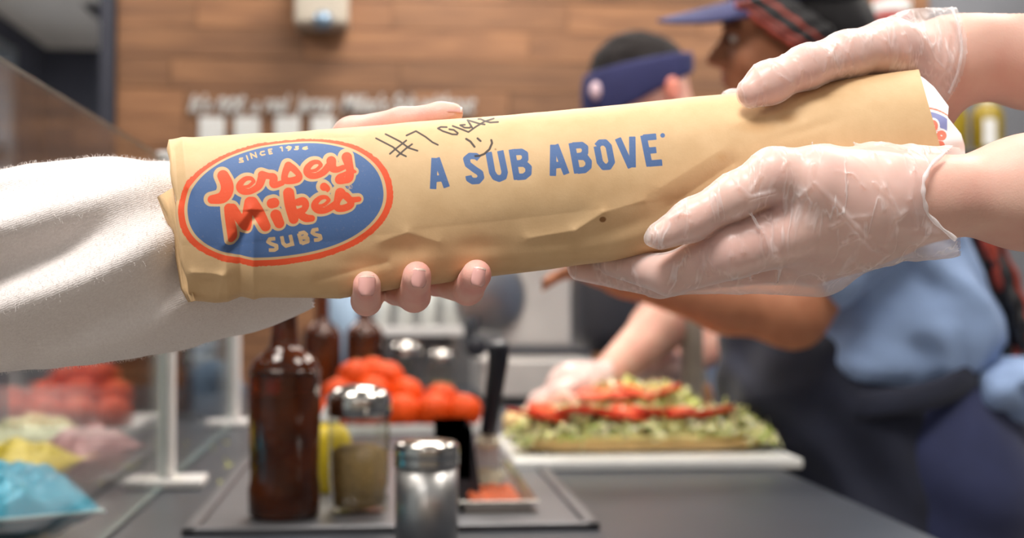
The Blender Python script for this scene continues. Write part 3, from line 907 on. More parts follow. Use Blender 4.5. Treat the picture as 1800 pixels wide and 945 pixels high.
# snack bags on the customer's side of the glass
def snack_bag(px, py, Y, w, h, tilt, rz, col, col2, label):
    n, m_ = 28, 20
    V, F = [], []
    for side in (1, -1):
        for j in range(m_ + 1):
            for i in range(n + 1):
                u, v = i / n * 2 - 1, j / m_ * 2 - 1
                e = max(0, (1 - abs(u) ** 2.5)) * max(0, (1 - abs(v) ** 3))
                th = .030 * e ** .6 + .004 * math.sin(9 * u + 5 * v) * e + .003 * math.sin(14 * v - 6 * u) * e
                V.append((u * w / 2 * (1 - .05 * (1 - v * v)), side * th, v * h / 2))
    K = (n + 1) * (m_ + 1)
    for s in (0, 1):
        for j in range(m_):
            for i in range(n):
                q = (s * K + j * (n + 1) + i, s * K + j * (n + 1) + i + 1, s * K + (j + 1) * (n + 1) + i + 1, s * K + (j + 1) * (n + 1) + i)
                F.append(q if s == 1 else q[::-1])
    c = Vector(P(px, py, Y))
    me = mesh('bag', V, F)
    R = Matrix.Rotation(rz, 3, 'Z') @ Matrix.Rotation(tilt, 3, 'X')
    me.transform(R.to_4x4())
    zmin = min(v.co.z for v in me.vertices)
    c.z = ZC + 0.0008 - zmin
    t = thing('snack_bag', (c.x, c.y, ZC), label, 'snack bag')
    me.transform(Matrix.Translation(c))
    link('foil_pouch', me, mat('foil_' + label.split()[0], col, 0.35, 0.1, .1, 18, .15, 40), t)
    for s in (1, -1):
        pts = []
        bmx = bmesh.new(); box_bm(bmx, -w / 2, w / 2, -.0012, .0012, s * (h / 2) - .007, s * (h / 2) + .007)
        me2 = bm_mesh('seal', bmx); me2.transform(Matrix.Translation(c) @ R.to_4x4())
        link('crimped_seal', me2, mat('seal_' + label.split()[0], col2, 0.3, 0.3, .1, 60), t)
snack_bag(26, 915, 1.44, .13, .15, -1.48, .5, lin(36, 166, 200), lin(190, 210, 210), 'cyan foil snack bag lying behind the sneeze guard glass')
snack_bag(10, 862, 1.66, .12, .14, -1.45, -.3, lin(222, 196, 40), lin(230, 214, 120), 'yellow foil snack bag behind the cyan one')
snack_bag(60, 800, 2.02, .13, .14, -1.5, .2, lin(206, 206, 168), lin(150, 190, 90), 'pale green and white snack bag farther along the glass')
snack_bag(150, 812, 1.86, .09, .12, -1.5, -.5, lin(196, 140, 140), lin(160, 70, 80), 'dusty pink snack bag beside the pale green one')
# shelf things seen between the worker's arms
YK = 3.2
M['olive'] = mat('mustard_sauce', lin(146, 124, 24), 0.45, 0, 0.1, 20)
ks = thing('wall_shelf', tuple(P(1760, 268, YK)), 'grey steel shelf carrying yellow squeeze bottles', 'shelf')
a = P(1640, 268, YK); b = P(2050, 276, YK)
link('shelf_board', box('kb', a[0], b[0], YK - .08, YK + .16, b[2], a[2]), M['dull_steel'], ks)
for xx in (a[0] + .01, b[0] - .03):
    link('upright', box('ku', xx, xx + .02, YK + .12, YK + .16, 0.001, b[2] - .0003), M['steel'], ks)
    link('upright', box('ku', xx, xx + .02, YK - .08, YK - .04, 0.001, b[2] - .0003), M['steel'], ks)
for px, lab in ((1672, 'yellow squeeze bottle at the end of the steel shelf'), (1736, 'yellow squeeze bottle with white label in the middle of steel shelf')):
    q = P(px, 268, YK)
    t = thing('squeeze_bottle', tuple(q), lab, 'bottle', 'yellow squeeze bottles')
    link('body', lathe('b', [(0, .0005), (.034, .0005), (.037, .006), (.037, .085), (.03, .105), (.014, .115)], 28, tuple(q)), M['olive'], t)
    link('nozzle', lathe('n', [(.014, .1152), (.015, .12), (.005, .15), (0, .152)], 20, tuple(q)), M['white_plastic'], t)
    if px == 1736:
        bmx = bmesh.new(); box_bm(bmx, q[0] - .026, q[0] + .004, q[1] - .040, q[1] - .034, q[2] + .012, q[2] + .075, .001)
        link('label', bm_mesh('lab', bmx), M['white_plastic'], t)
q = P(1568, 30, 3.3)
fx = thing('red_canister', tuple(P(1568, 40, 3.3)), 'red canister with white band on the wall behind the cap', 'canister')
link('body', lathe('b', [(0, 0), (.04, 0), (.045, .006), (.045, .16), (.03, .19), (.012, .20)], 28, tuple(P(1568, 40, 3.3))), mat('red_paint', lin(206, 50, 46), .35), fx)
link('band', lathe('bd', [(.0453, .02), (.0457, .021), (.0457, .05), (.0453, .051)], 28, tuple(P(1568, 40, 3.3))), M['white_plastic'], fx)
z0 = P(1568, 40, 3.3)[2]; x0 = P(1568, 40, 3.3)[0]
link('stand', box('st', x0 - .05, x0 + .05, 3.25, 3.35, z0 - .02, z0 - .0003), M['steel'], fx)
link('stand_post', box('sp', x0 - .015, x0 + .015, 3.30, 3.34, 0.001, z0 - .0203), M['steel'], fx)

# ------------------------------------------------------------------ background workers
def bounds(pts, pad):
    a = np.array(pts); return a.min(0) - pad, a.max(0) + pad
def fold(p, s, seed=0.0):
    return vnoise(p * s + seed)
M['navy'] = mat('navy_cotton', lin(38, 45, 82), 0.85, 0, 0.12, 30, 0.25, 300, sheen=0.2)
M['navy_dark'] = mat('dark_navy_apron', lin(22, 27, 48), 0.8, 0, 0.12, 30, 0.25, 300, sheen=0.15)
M['navy_cap'] = mat('navy_cap_cotton', lin(46, 48, 92), 0.8, 0, 0.1, 30, 0.3, 350)
M['shirt'] = mat('light_blue_shirt', lin(140, 164, 204), 0.8, 0, 0.06, 30, 0.2, 400, sheen=0.1)
M['brown_skin'] = skin_mat('brown_skin', lin(180, 120, 88), lin(166, 106, 76), .12, .62)
M['fair_skin'] = skin_mat('fair_skin', lin(226, 178, 156), lin(220, 158, 140))
M['hair_black'] = mat('black_hair', lin(26, 24, 28), 0.5, 0, 0.3, 60, 0.5, 250, stretch=(1, 1, 5))
M['hair_red'] = mat('red_hair', lin(164, 64, 48), 0.5, 0, 0.3, 80, 0.5, 250)
M['hair_brown'] = mat('dark_brown_hair', lin(26, 20, 20), 0.95, 0, 0.3, 120, 0.6, 400)

# ---- woman with cap and braids, leaning towards the counter
YWm = 2.12
u1 = YWm / F_PX
def W(px, py, dy=0.0): return P(px, py, YWm + dy)
wom = thing('person', (W(1640, 800)[0], YWm, 0.0), 'person with navy cap and red black braids in light blue shirt and navy apron', 'person')
HR = None
def w_head(p):
    d = ell(p, W(1392, 5), (.093, .074, .098))
    d = smin(d, ell(p, W(1340, 85), (.062, .057, .086)), .03)
    d = smin(d, cone(p, W(1308, 158, -.006), W(1308, 158, .006), .020, .020), .03)
    d = smin(d, cone(p, W(1380, 140, -.045), W(1380, 140, .045), .022, .022), .05)
    d = smin(d, cone(p, W(1280, 66), W(1253, 104), .0078, .0112), .012)
    d = smin(d, cone(p, W(1267, 110, -.013), W(1267, 110, .013), .0078, .0078), .01)
    d = smin(d, cone(p, W(1280, 132, -.013), W(1280, 132, .013), .0062, .0062), .01)
    d = smin(d, cone(p, W(1284, 144, -.011), W(1284, 144, .011), .0062, .0062), .01)
    d = smin(d, cone(p, W(1288, 44, -.03), W(1288, 44, .03), .010, .010), .014)      # brow
    d = smin(d, ell(p, W(1322, 105, -.042), (.022, .016, .022)), .03)                # cheeks
    d = smin(d, ell(p, W(1322, 105, .042), (.022, .016, .022)), .03)
    for sdy in (-.033, .033):
        e = ell(p, W(1284, 66, sdy), (.012, .014, .011))
        d = -smin(-d, e, .010)
    d = smin(d, cone(p, W(1420, 110), W(1500, 260), .058, .062), .03)                # neck
    return d
# near arm reaching left over the board, far arm beside it
SHN, ELN, WRN, HDN = W(1560, 330, -.13), W(1395, 552, -.16), W(1100, 487, -.13), W(1040, 470, -.11)
SHF, ELF, WRF = W(1520, 330, .15), W(1380, 470, .2), W(1180, 440, .16)
def w_arms(p):
    d = chain(p, [SHN, ELN], [.055, .046], .01)
    d = smin(d, chain(p, [ELN, (ELN * .6 + WRN * .4) + np.array([0, 0, -.004]), WRN, HDN], [.042, .043, .026, .024], .02), .03)
    f = chain(p, [SHF, ELF, WRF, W(1120, 430, .15)], [.055, .044, .026, .024], .02)
    for k in range(4):
        f0 = HDN + np.array([-.005, -.02 + .013 * k, 0]); f1 = f0 + np.array([-.045, .004, -.012]); f2 = f1 + np.array([-.03, 0, -.02])
        d = smin(d, chain(p, [f0, f1, f2], [.0095, .0085, .0075], .002), .004)
    d = smin(d, chain(p, [HDN + np.array([.01, -.02, 0]), HDN + np.array([-.03, -.045, .0]), HDN + np.array([-.05, -.045, -.01])], [.012, .010, .008], .002), .006)
    return np.minimum(d, f)
def w_body(p):
    d = smin(w_head(p), w_arms(p), .01)
    t = cone(p, W(1550, 300), W(1550, 560), .085, .11)
    t = smin(t, cone(p, SHN, SHF, .055, .055), .06)
    return smin(d, t, .02)
lo, hi = bounds([W(1010, -90, -.25), W(1720, 700, .25)], .03)
body = link('body', sdf_mesh('wbody', w_body, lo, hi, .0055), M['brown_skin'], wom)
# eye, lid, lashes, brow and lips
M['eye_white'] = mat('eye_white', lin(206, 196, 188), 0.4, 0, .03, 40)
M['iris'] = mat('dark_iris', lin(34, 22, 18), 0.4)
for sdy in (-.0335, .0335):
    sg_ = -1 if sdy < 0 else 1
    ey_ = link('eye', disc_noise_mesh('eye', W(1290, 68, sdy), .0095, .0105, .0068, 20, 12), M['eye_white'], wom)
    link('iris', disc_noise_mesh('iris', W(1282, 69, sdy * 1.0), .0042, .0058, .0055, 16, 10), M['iris'], ey_)
    lid = [W(1300, 66, sdy * 1.24), W(1290, 59, sdy * 1.14), W(1279, 62, sdy * .92), W(1275, 68, sdy * .72)]
    link('eyelid', tube('lid', catmull(lid, 5), .0042, 10), M['brown_skin'], wom)
    link('lashes', tube('lash', catmull([q + np.array([-.0015, .0012 * sg_, -.0042]) for q in lid], 5), .0017, 8), M['hair_black'], wom)
    br = [W(1276, 46, sdy * .5), W(1280, 42, sdy * .85), W(1292, 41, sdy * 1.25), W(1306, 46, sdy * 1.5)]
    link('eyebrow', tube('eb', catmull([q + np.array([-.004, .002 * sg_, 0]) for q in br], 5), list(np.interp(np.linspace(0, 1, 16), [0, .3, 1], [.0028, .0036, .0014])), 8), M['hair_black'], wom)
M['lips'] = mat('lip_colour', lin(158, 92, 80), .55)
for py_, dx_ in ((133, 0.0), (143, .0012)):
    lp = [W(1288, 138, -.019), W(1277, py_, -.009), W(1272, py_ + 1, 0), W(1277, py_, .009), W(1288, 138, .019)]
    link('lip', tube('lip', catmull([q + np.array([dx_, 0, 0]) for q in lp], 5), list(.0046 * np.sin(np.linspace(.35, math.pi - .35, 21))), 10), M['lips'], wom)
def w_ear(p):
    c = W(1402, 52, -.074)
    return smin(ell(p, c, (.016, .008, .028)), ell(p, c + np.array([.002, .002, -.02]), (.010, .007, .012)), .006)
c = W(1402, 52, -.074); link('ear', sdf_mesh('ear', w_ear, c - .05, c + .05, .002), M['brown_skin'], wom)
# hair mass under the cap
def w_hair(p):
    d = ell(p, W(1404, 4), (.096, .081, .103))
    face = ell(p, W(1290, 80), (.075, .2, .115))
    d = -smin(-d, face, .015)
    d = smin(d, cone(p, W(1480, 60), W(1560, 180), .055, .05), .04)
    return d
lo, hi = bounds([W(1260, -130, -.12), W(1640, 240, .12)], .02)
link('hair', sdf_mesh('whair', w_hair, lo, hi, .005), M['hair_black'], wom)
# braids: each one a part
rng = random.Random(5)
for i in range(11):
    a = i / 10
    st = W(1296 + a * 70, 6 - 18 * a, -.060 - .018 * math.sin(a * 2.2))
    mid = W(1370 + a * 66, 62 - 26 * a, -.094 - .004 * math.sin(a * 3))
    mid2 = W(1440 + a * 50, 104 - 20 * a, -.090 + .01 * a)
    en = W(1520 + a * 40, 175 - 20 * a, -.055 + .02 * a)
    pts = catmull([st, mid, mid2, en], 14)
    rr = [.0055 * (1 + .22 * math.sin(k * 1.1)) for k in range(len(pts))]
    link('braid', tube('br', pts, rr, 8), M['hair_red'] if i in (0, 2, 6) else M['hair_black'], wom)
for i in range(12):
    a = i / 11
    st = W(1560 + a * 30, 150 + 20 * a, -.02 + .05 * rng.uniform(-1, 1))
    pts = catmull([st, W(1668 + a * 36, 330, -.03 + .06 * rng.random()), W(1712 + a * 62, 470 + rng.uniform(-20, 20), -.05 + .08 * rng.random()), W(1722 + a * 78, 570, -.06 + .08 * rng.random()), W(1728 + a * 66, 640 + rng.uniform(-25, 20), -.05 + .08 * rng.random())], 10)
    rr = [.0115 * (1 + .2 * math.sin(k * 1.3)) for k in range(len(pts))]
    link('braid', tube('br', pts, rr, 8), M['hair_red'] if i in (8, 11) else M['hair_black'], wom)
# cap: crown, brim
def w_cap(p):
    d = ell(p, W(1402, -14), (.107, .091, .104))
    cut = (p - W(1404, 15)) @ np.array([.10, 0, -1.0], np.float32)      # keep above the band
    return np.maximum(d, cut)
lo, hi = bounds([W(1260, -160, -.12), W(1560, 40, .12)], .02)
cp = link('cap', sdf_mesh('cap', w_cap, lo, hi, .004), M['navy_cap'], wom)
V, F = [], []
nb, ms = 22, 9
for side in (0, 1):
    for i in range(nb + 1):
        th = -1 + 2 * i / nb
        for j in range(ms + 1):
            s = j / ms
            ln = math.sqrt(max(0, 1 - (abs(th) ** 2.6)))
            px = 1305 + 30 * th * th - s * 150 * ln
            py = -4 + s * 38 * ln + 26 * th * th * (0.7 + .3 * s)
            q = W(px, py, th * .078)
            V.append(q + np.array([0, 0, -.0045 if side else 0.0]))
K = (nb + 1) * (ms + 1)
for i in range(nb):
    for j in range(ms):
        q = (i * (ms + 1) + j, i * (ms + 1) + j + 1, (i + 1) * (ms + 1) + j + 1, (i + 1) * (ms + 1) + j)
        F.append(q); F.append(tuple(K + x for x in q[::-1]))
for i in range(nb):
    a, b = i * (ms + 1) + ms, (i + 1) * (ms + 1) + ms
    F.append((a, K + a, K + b, b))
link('cap_brim', mesh('brim', V, F), M['navy_cap'], wom)
# shirt
def w_shirt(p):
    d = cone(p, W(1556, 315), W(1550, 560), .100, .136)
    d = smin(d, cone(p, W(1520, 620), W(1590, 600), .100, .135), .08)
    d = smin(d, cone(p, SHN, SHN * .35 + ELN * .65, .072, .062), .04)
    d = smin(d, cone(p, SHF, SHF * .35 + ELF * .65, .072, .062), .04)
    d = smin(d, ell(p, W(1500, 640, -.03), (.115, .13, .05)), .04)              # blouse folded over the apron
    d = smin(d, ell(p, W(1652, 592, -.02), (.07, .12, .05)), .04)
    ax = (p - W(1560, 560)) @ np.array([.9, 0, .45], np.float32)
    d = d + .010 * np.sin(ax * 70 + 4 * fold(p, 9)) * (0.5 + .5 * fold(p, 6, 3)) + .009 * fold(p, 14, 1) + .004 * fold(p, 34, 2)
    hem = (W(1560, 705)[2] - p[:, 2]) + (p[:, 0] - W(1500, 700)[0]) * .36 * (p[:, 0] > W(1500, 700)[0]) + .010 * fold(p, 14, 5) - (p[:, 0] - W(1480, 700)[0]) * .45 * (p[:, 0] < W(1480, 700)[0])
    return np.maximum(d, hem)
lo, hi = bounds([W(1290, 200, -.25), W(1790, 760, .25)], .03)
link('shirt', sdf_mesh('wshirt', w_shirt, lo, hi, .005), M['shirt'], wom)
# trousers down to the floor
hipc = W(1620, 770)
def leg(p, dy):
    k = np.array([hipc[0] + .03, YWm + dy * .9, .52]); a = np.array([hipc[0] + .06, YWm + dy, .09])
    return chain(p, [np.array([hipc[0] + .01, YWm + dy * .8, .86]), k, a], [.125, .085, .062], .02)
def w_pants(p):
    d = cone(p, W(1600, 720), W(1640, 880), .145, .175)
    d = smin(d, leg(p, -.09), .05); d = smin(d, leg(p, .09), .05)
    d = d + .006 * fold(p, 12, 8) + .004 * np.sin((p @ np.array([.5, 0, .9], np.float32)) * 45 + 3 * fold(p, 7, 2))
    return np.maximum(d, .04 - p[:, 2])
lo = np.array([hipc[0] - .30, YWm - .28, 0.03]); hi = np.array([hipc[0] + .30, YWm + .28, W(1600, 560)[2]])
link('trousers', sdf_mesh('wpants', w_pants, lo, hi, .009), M['navy'], wom)
for dy in (-.09, .09):
    ft = np.array([hipc[0] + .06, YWm + dy, 0])
    link('shoe', disc_noise_mesh('shoe', (ft[0] - .06, ft[1], .047), .14, .05, .046, 28, 16, 0, 1, 0, 2.8), M['black_plastic'], wom)
# shirt tail showing under the apron band
link('shirt_tail', disc_noise_mesh('tail', W(1752, 680, -.04), .075, .13, .044, 40, 24, .28, 2.2, 3, 2.4), M['shirt'], wom)
# apron: bib hanging forward, skirt, waist tie
def w_apron(p):
    d = cone(p, W(1325, 600, .07), W(1375, 780, .05), .060, .085)
    d = smin(d, cone(p, W(1440, 560, .04), W(1470, 700, 0), .09, .14), .07)
    d = smin(d, cone(p, W(1500, 760, -.01), W(1530, 980, -.01), .150, .185), .07)
    d = d + .011 * np.sin((p @ np.array([.75, .1, .65], np.float32)) * 60 + 4 * fold(p, 8, 4)) * (.5 + .5 * fold(p, 5, 2)) + .008 * fold(p, 15, 7)
    edge = p[:, 0] - W(1700, 800)[0] - (p[:, 2] - 1.0) * .12
    return np.maximum(np.maximum(d, edge), np.maximum(W(1500, 1180)[2] - p[:, 2], XE + .012 - p[:, 0] - (p[:, 2] > ZC + .012) * 1.0))
lo, hi = bounds([W(1210, 480, -.22), W(1760, 1200, .26)], .02)
link('apron', sdf_mesh('wapron', w_apron, lo, hi, .006), M['navy_dark'], wom)
pts = catmull([W(1420, 716, -.09), W(1470, 718, -.135), W(1560, 708, -.175), W(1650, 690, -.165), W(1715, 655, -.12), W(1752, 620, -.04), W(1768, 612, .02)], 8)
link('apron_tie', tube('tie', pts, .021, 10, flat=.35), M['navy_dark'], wom)

# ---- man with headband behind
YM = 2.78
def Nn(px, py, dy=0.0): return P(px, py, YM + dy)
man = thing('person', (Nn(1350, 600)[0], YM + .1, 0), 'person with dark hair and navy headband bending over the counter beyond the capped worker', 'person')
tl = np.array(Matrix.Rotation(math.radians(14), 3, 'Y'))
HC = Nn(1122, 142)
hand1, hand2 = P(995, 690, 2.23), P(1142, 656, 2.52)
MEL, MWR = P(1212, 522, 2.52), P(1062, 668, 2.27)
MSH = Nn(1275, 300, -.12)
MEL2, MWR2 = Nn(1330, 560, .02), P(1180, 648, 2.56)
def m_arm(p):
    d = chain(p, [MSH, MEL], [.058, .048], .01)
    d = smin(d, chain(p, [MEL, MEL * .6 + MWR * .4, MWR], [.046, .045, .030], .02), .02)
    e = chain(p, [Nn(1340, 310, .15), MEL2, MWR2], [.055, .045, .030], .02)
    return np.minimum(d, e)
def m_head(p):
    d = ell(p, HC, (.100, .076, .090), tl)
    d = smin(d, ell(p, Nn(1090, 190), (.062, .056, .075), tl), .04)
    d = smin(d, cone(p, Nn(1040, 205), Nn(1026, 222), .010, .012), .012)
    d = smin(d, cone(p, Nn(1160, 190), Nn(1230, 280), .058, .066), .03)
    return d
def m_body(p):
    d = m_head(p)
    t = cone(p, Nn(1270, 320), Nn(1370, 620, .05), .12, .14)
    t = smin(t, cone(p, MSH, Nn(1340, 310, .15), .055, .055), .05)
    return smin(smin(d, t, .03), m_arm(p), .02)
lo, hi = bounds([Nn(1010, 50, -.55), Nn(1500, 720, .3)], .04)
lo[1] = 2.18
link('body', sdf_mesh('mbody', m_body, lo, hi, .007), M['fair_skin'], man)
def m_hair(p):
    d = ell(p, HC + np.array([.004, 0, .006]), (.104, .080, .094), tl) + .003 * vnoise(p * 60)
    cut = (p - Nn(1120, 122)) @ np.array([.22, 0, -1.0], np.float32)
    return np.maximum(d, cut)
lo, hi = bounds([Nn(1010, 30, -.12), Nn(1230, 210, .12)], .02)
link('hair', sdf_mesh('mhair', m_hair, lo, hi, .004), M['hair_brown'], man)
def m_band(p):
    d = ell(p, HC + np.array([-.002, 0, .0]), (.109, .085, .17), tl)
    q1 = -((p - Nn(1118, 114)) @ np.array([.22, 0, -1.0], np.float32))
    q2 = (p - Nn(1128, 176)) @ np.array([.55, 0, -1.0], np.float32)
    return np.maximum(d, np.maximum(q1, q2))
link('headband', sdf_mesh('mband', m_band, lo, hi, .004), M['navy_cap'], man)
link('headband_badge', disc_noise_mesh('badge', Nn(1048, 160, -.050), .013, .012, .018, 20, 12), mat('pink_white_badge', lin(226, 196, 206), .6), man)
def m_ear(p):
    c = Nn(1182, 156, -.078)
    return smin(ell(p, c, (.015, .009, .025)), ell(p, c + np.array([.002, -.002, -.014]), (.010, .008, .011)), .005)
c = Nn(1182, 156, -.078); link('ear', sdf_mesh('mear', m_ear, c - .05, c + .05, .0025), skin_mat('ear_skin', lin(220, 140, 120), lin(214, 128, 110)), man)
def m_shirt(p):
    d = cone(p, Nn(1275, 320), Nn(1380, 640, .05), .135, .16)
    d = smin(d, cone(p, MSH, MSH * .4 + MEL * .6, .072, .064), .05)
    d = smin(d, cone(p, Nn(1340, 310, .15), Nn(1340, 310, .15) * .4 + MEL2 * .6, .072, .064), .05)
    return d + .006 * fold(p, 12)
lo, hi = bounds([Nn(1120, 190, -.35), Nn(1560, 760, .35)], .04)
link('shirt', sdf_mesh('mshirt', m_shirt, lo, hi, .009), M['shirt'], man)
hx = Nn(1400, 700)[0]
def m_pants(p):
    d = cone(p, Nn(1385, 640, .05), (hx, YM + .05, .80), .15, .16)
    for dy in (-.05, .15):
        d = smin(d, chain(p, [(hx, YM + dy, .8), (hx + .03, YM + dy, .48), (hx + .05, YM + dy, .06)], [.11, .08, .06], .02), .04)
    return np.maximum(d + .005 * fold(p, 11), .03 - p[:, 2])
lo = np.array([hx - .26, YM - .25, .02]); hi = np.array([hx + .28, YM + .35, Nn(1385, 560)[2]])
link('trousers', sdf_mesh('mpants', m_pants, lo, hi, .011), M['navy'], man)
for dy in (-.05, .15):
    link('shoe', disc_noise_mesh('shoe', (hx - .01, YM + dy, .042), .14, .05, .041, 28, 16, 0, 1, 0, 2.8), M['black_plastic'], man)
# his gloved hands
def film_mat(name, base=0.27, tint=(0.97, 0.955, 0.96, 1), dense=0.45):
    """thin clear polythene: mostly see-through, milky where it creases"""
    m, nt, b = new_mat(name)
    nt.nodes.remove(b); L = nt.links; out = nt.nodes['Material Output']
    tc = nd(nt, 'ShaderNodeTexCoord')
    mp = nd(nt, 'ShaderNodeMapping'); mp.inputs['Scale'].default_value = (2.2, 1.0, 0.6); mp.inputs['Rotation'].default_value = (0, -.4, 0)
    L.new(tc.outputs['Object'], mp.inputs[0])
    n1 = nd(nt, 'ShaderNodeTexNoise'); n1.inputs['Scale'].default_value = 34; n1.inputs['Detail'].default_value = 3; n1.inputs['Distortion'].default_value = 0.5
    L.new(mp.outputs[0], n1.inputs['Vector'])
    # ridged lines from the noise
    s1 = nd(nt, 'ShaderNodeMath', operation='SUBTRACT'); s1.inputs[1].default_value = 0.5; L.new(n1.outputs['Fac'], s1.inputs[0])
    a1 = nd(nt, 'ShaderNodeMath', operation='ABSOLUTE'); L.new(s1.outputs[0], a1.inputs[0])
    r1 = nd(nt, 'ShaderNodeMapRange'); r1.inputs[1].default_value = 0.0; r1.inputs[2].default_value = 0.035; r1.inputs[3].default_value = 1; r1.inputs[4].default_value = 0
    L.new(a1.outputs[0], r1.inputs[0])
    n2 = nd(nt, 'ShaderNodeTexNoise'); n2.inputs['Scale'].default_value = 30
    L.new(tc.outputs['Object'], n2.inputs['Vector'])
    r2 = nd(nt, 'ShaderNodeMapRange'); r2.inputs[1].default_value = 0.45; r2.inputs[2].default_value = 0.68
    L.new(n2.outputs['Fac'], r2.inputs[0])
    cr = nd(nt, 'ShaderNodeMath', operation='MULTIPLY'); L.new(r1.outputs[0], cr.inputs[0]); L.new(r2.outputs[0], cr.inputs[1])
    fac = nd(nt, 'ShaderNodeMath', operation='MULTIPLY_ADD'); fac.inputs[1].default_value = dense; fac.inputs[2].default_value = base
    L.new(cr.outputs[0], fac.inputs[0])
    lw = nd(nt, 'ShaderNodeLayerWeight'); lw.inputs[0].default_value = 0.35
    fl = nd(nt, 'ShaderNodeMath', operation='MULTIPLY_ADD'); fl.inputs[1].default_value = 0.30; fl.use_clamp = True
    L.new(lw.outputs['Facing'], fl.inputs[0]); L.new(fac.outputs[0], fl.inputs[2])
    bp = nd(nt, 'ShaderNodeBump'); bp.inputs['Strength'].default_value = 0.35; bp.inputs['Distance'].default_value = 0.002
    L.new(cr.outputs[0], bp.inputs['Height'])
    tr = nd(nt, 'ShaderNodeBsdfTransparent'); tr.inputs[0].default_value = (1, .96, .95, 1)
    b2 = nd(nt, 'ShaderNodeBsdfPrincipled'); b2.inputs['Base Color'].default_value = tint; b2.inputs['Roughness'].default_value = 0.28
    b2.inputs['Specular IOR Level'].default_value = 0.8
    L.new(bp.outputs[0], b2.inputs['Normal'])
    tl_ = nd(nt, 'ShaderNodeBsdfTranslucent'); tl_.inputs[0].default_value = tint
    m1 = nd(nt, 'ShaderNodeMixShader'); m1.inputs[0].default_value = 0.3
    L.new(b2.outputs[0], m1.inputs[1]); L.new(tl_.outputs[0], m1.inputs[2])
    mx = nd(nt, 'ShaderNodeMixShader')
    L.new(fl.outputs[0], mx.inputs[0]); L.new(tr.outputs[0], mx.inputs[1]); L.new(m1.outputs[0], mx.inputs[2])
    L.new(mx.outputs[0], out.inputs[0])
    return m
M['film'] = film_mat('glove_film')
def small_hand(wr, palm, fwd, down, side):
    def f(p):
        d = chain(p, [wr, palm], [.030, .034], .01)
        d = smin(d, ell(p, palm, (.042, .040, .022)), .02)
        for k in range(4):
            a = palm + fwd * .03 + side * (.014 * (k - 1.5)); b = a + fwd * .038 + down * .006; c = b + fwd * .018 + down * .024
            d = smin(d, chain(p, [a, b, c], [.011, .0095, .0085], .002), .005)
        a = palm - side * .03; d = smin(d, chain(p, [a, a + fwd * .035 - side * .012, a + fwd * .06 + down * .01], [.014, .0115, .0095], .003), .008)
        return d
    return f
M['glove_hand'] = mat('gloved_skin', lin(228, 196, 188), 0.35, 0, 0.16, 55, 0.5, 90)
for h, wr, lab in ((hand1, MWR, 'a'), (hand2, MWR2, 'b')):
    f = small_hand(wr, h + np.array([.012, 0, .012]), np.array([-.85, -.1, -.25]), np.array([-.1, 0, -1]), np.array([0.0, 1, 0]))
    lo, hi = bounds([wr, h], .085)
    g = link('glove', sdf_mesh('mglove', lambda p: f(p) - .0025 - .0015 * vnoise(p * 120), lo, hi, .0035, keep=lambda V: V[:, 0] < wr[0] + .012), M['glove_hand'], man)

# ------------------------------------------------------------------ the paper bag with its print
def seg_d(X, Yp, a, b, ra=0.0, rb=0.0):
    ax, ay = a; bx, by = b
    dx, dy = bx - ax, by - ay; L = dx * dx + dy * dy + 1e-9
    t = np.clip(((X - ax) * dx + (Yp - ay) * dy) / L, 0, 1)
    return np.hypot(X - ax - t * dx, Yp - ay - t * dy) - (ra + (rb - ra) * t)
def butt_d(X, Yp, a, b, hw):
    ax, ay = a; bx, by = b
    dx, dy = bx - ax, by - ay; L = math.hypot(dx, dy) + 1e-9
    dx /= L; dy /= L
    u = (X - ax) * dx + (Yp - ay) * dy; v = -(X - ax) * dy + (Yp - ay) * dx
    qx = np.abs(u - L / 2) - L / 2; qy = np.abs(v) - hw
    return np.hypot(np.maximum(qx, 0), np.maximum(qy, 0)) + np.minimum(np.maximum(qx, qy), 0)
def stroke_set(X, Yp, strokes, fr, hw=None, smooth=False, butt=False):
    """strokes: lists of (x, y[, r]) in a drawing frame fr = (x0, y0, scale); distance in pixels"""
    D = np.full(X.shape, 1e3)
    for s in strokes:
        q = [(fr[0] + p[0] * fr[2], fr[1] + p[1] * fr[2], (p[2] if len(p) > 2 else hw) * fr[2]) for p in s]
        if smooth and len(q) > 2:
            q = [tuple(c) for c in catmull(q, 5)]
        xs = [c[0] for c in q]; ys = [c[1] for c in q]; rm = max(c[2] for c in q) + 14
        m = (X > min(xs) - rm) & (X < max(xs) + rm) & (Yp > min(ys) - rm) & (Yp < max(ys) + rm)
        if not m.any(): continue
        x, y = X[m], Yp[m]; d = np.full(x.shape, 1e3)
        n = len(q)
        for i in range(n - 1):
            if butt:
                d = np.minimum(d, butt_d(x, y, q[i][:2], q[i + 1][:2], q[i][2]))
                if 0 < i: d = np.minimum(d, np.hypot(x - q[i][0], y - q[i][1]) - q[i][2])
            else:
                d = np.minimum(d, seg_d(x, y, q[i][:2], q[i + 1][:2], q[i][2], q[i + 1][2]))
        if n == 1: d = np.hypot(x - q[0][0], y - q[0][1]) - q[0][2]
        D[m] = np.minimum(D[m], d)
    return D
FJ = (345, 250, 1 / 6.0)
FM = (375, 310, 0.15)
FT = (740, 220, 0.24444)
FK = (645, 190, 0.138889)
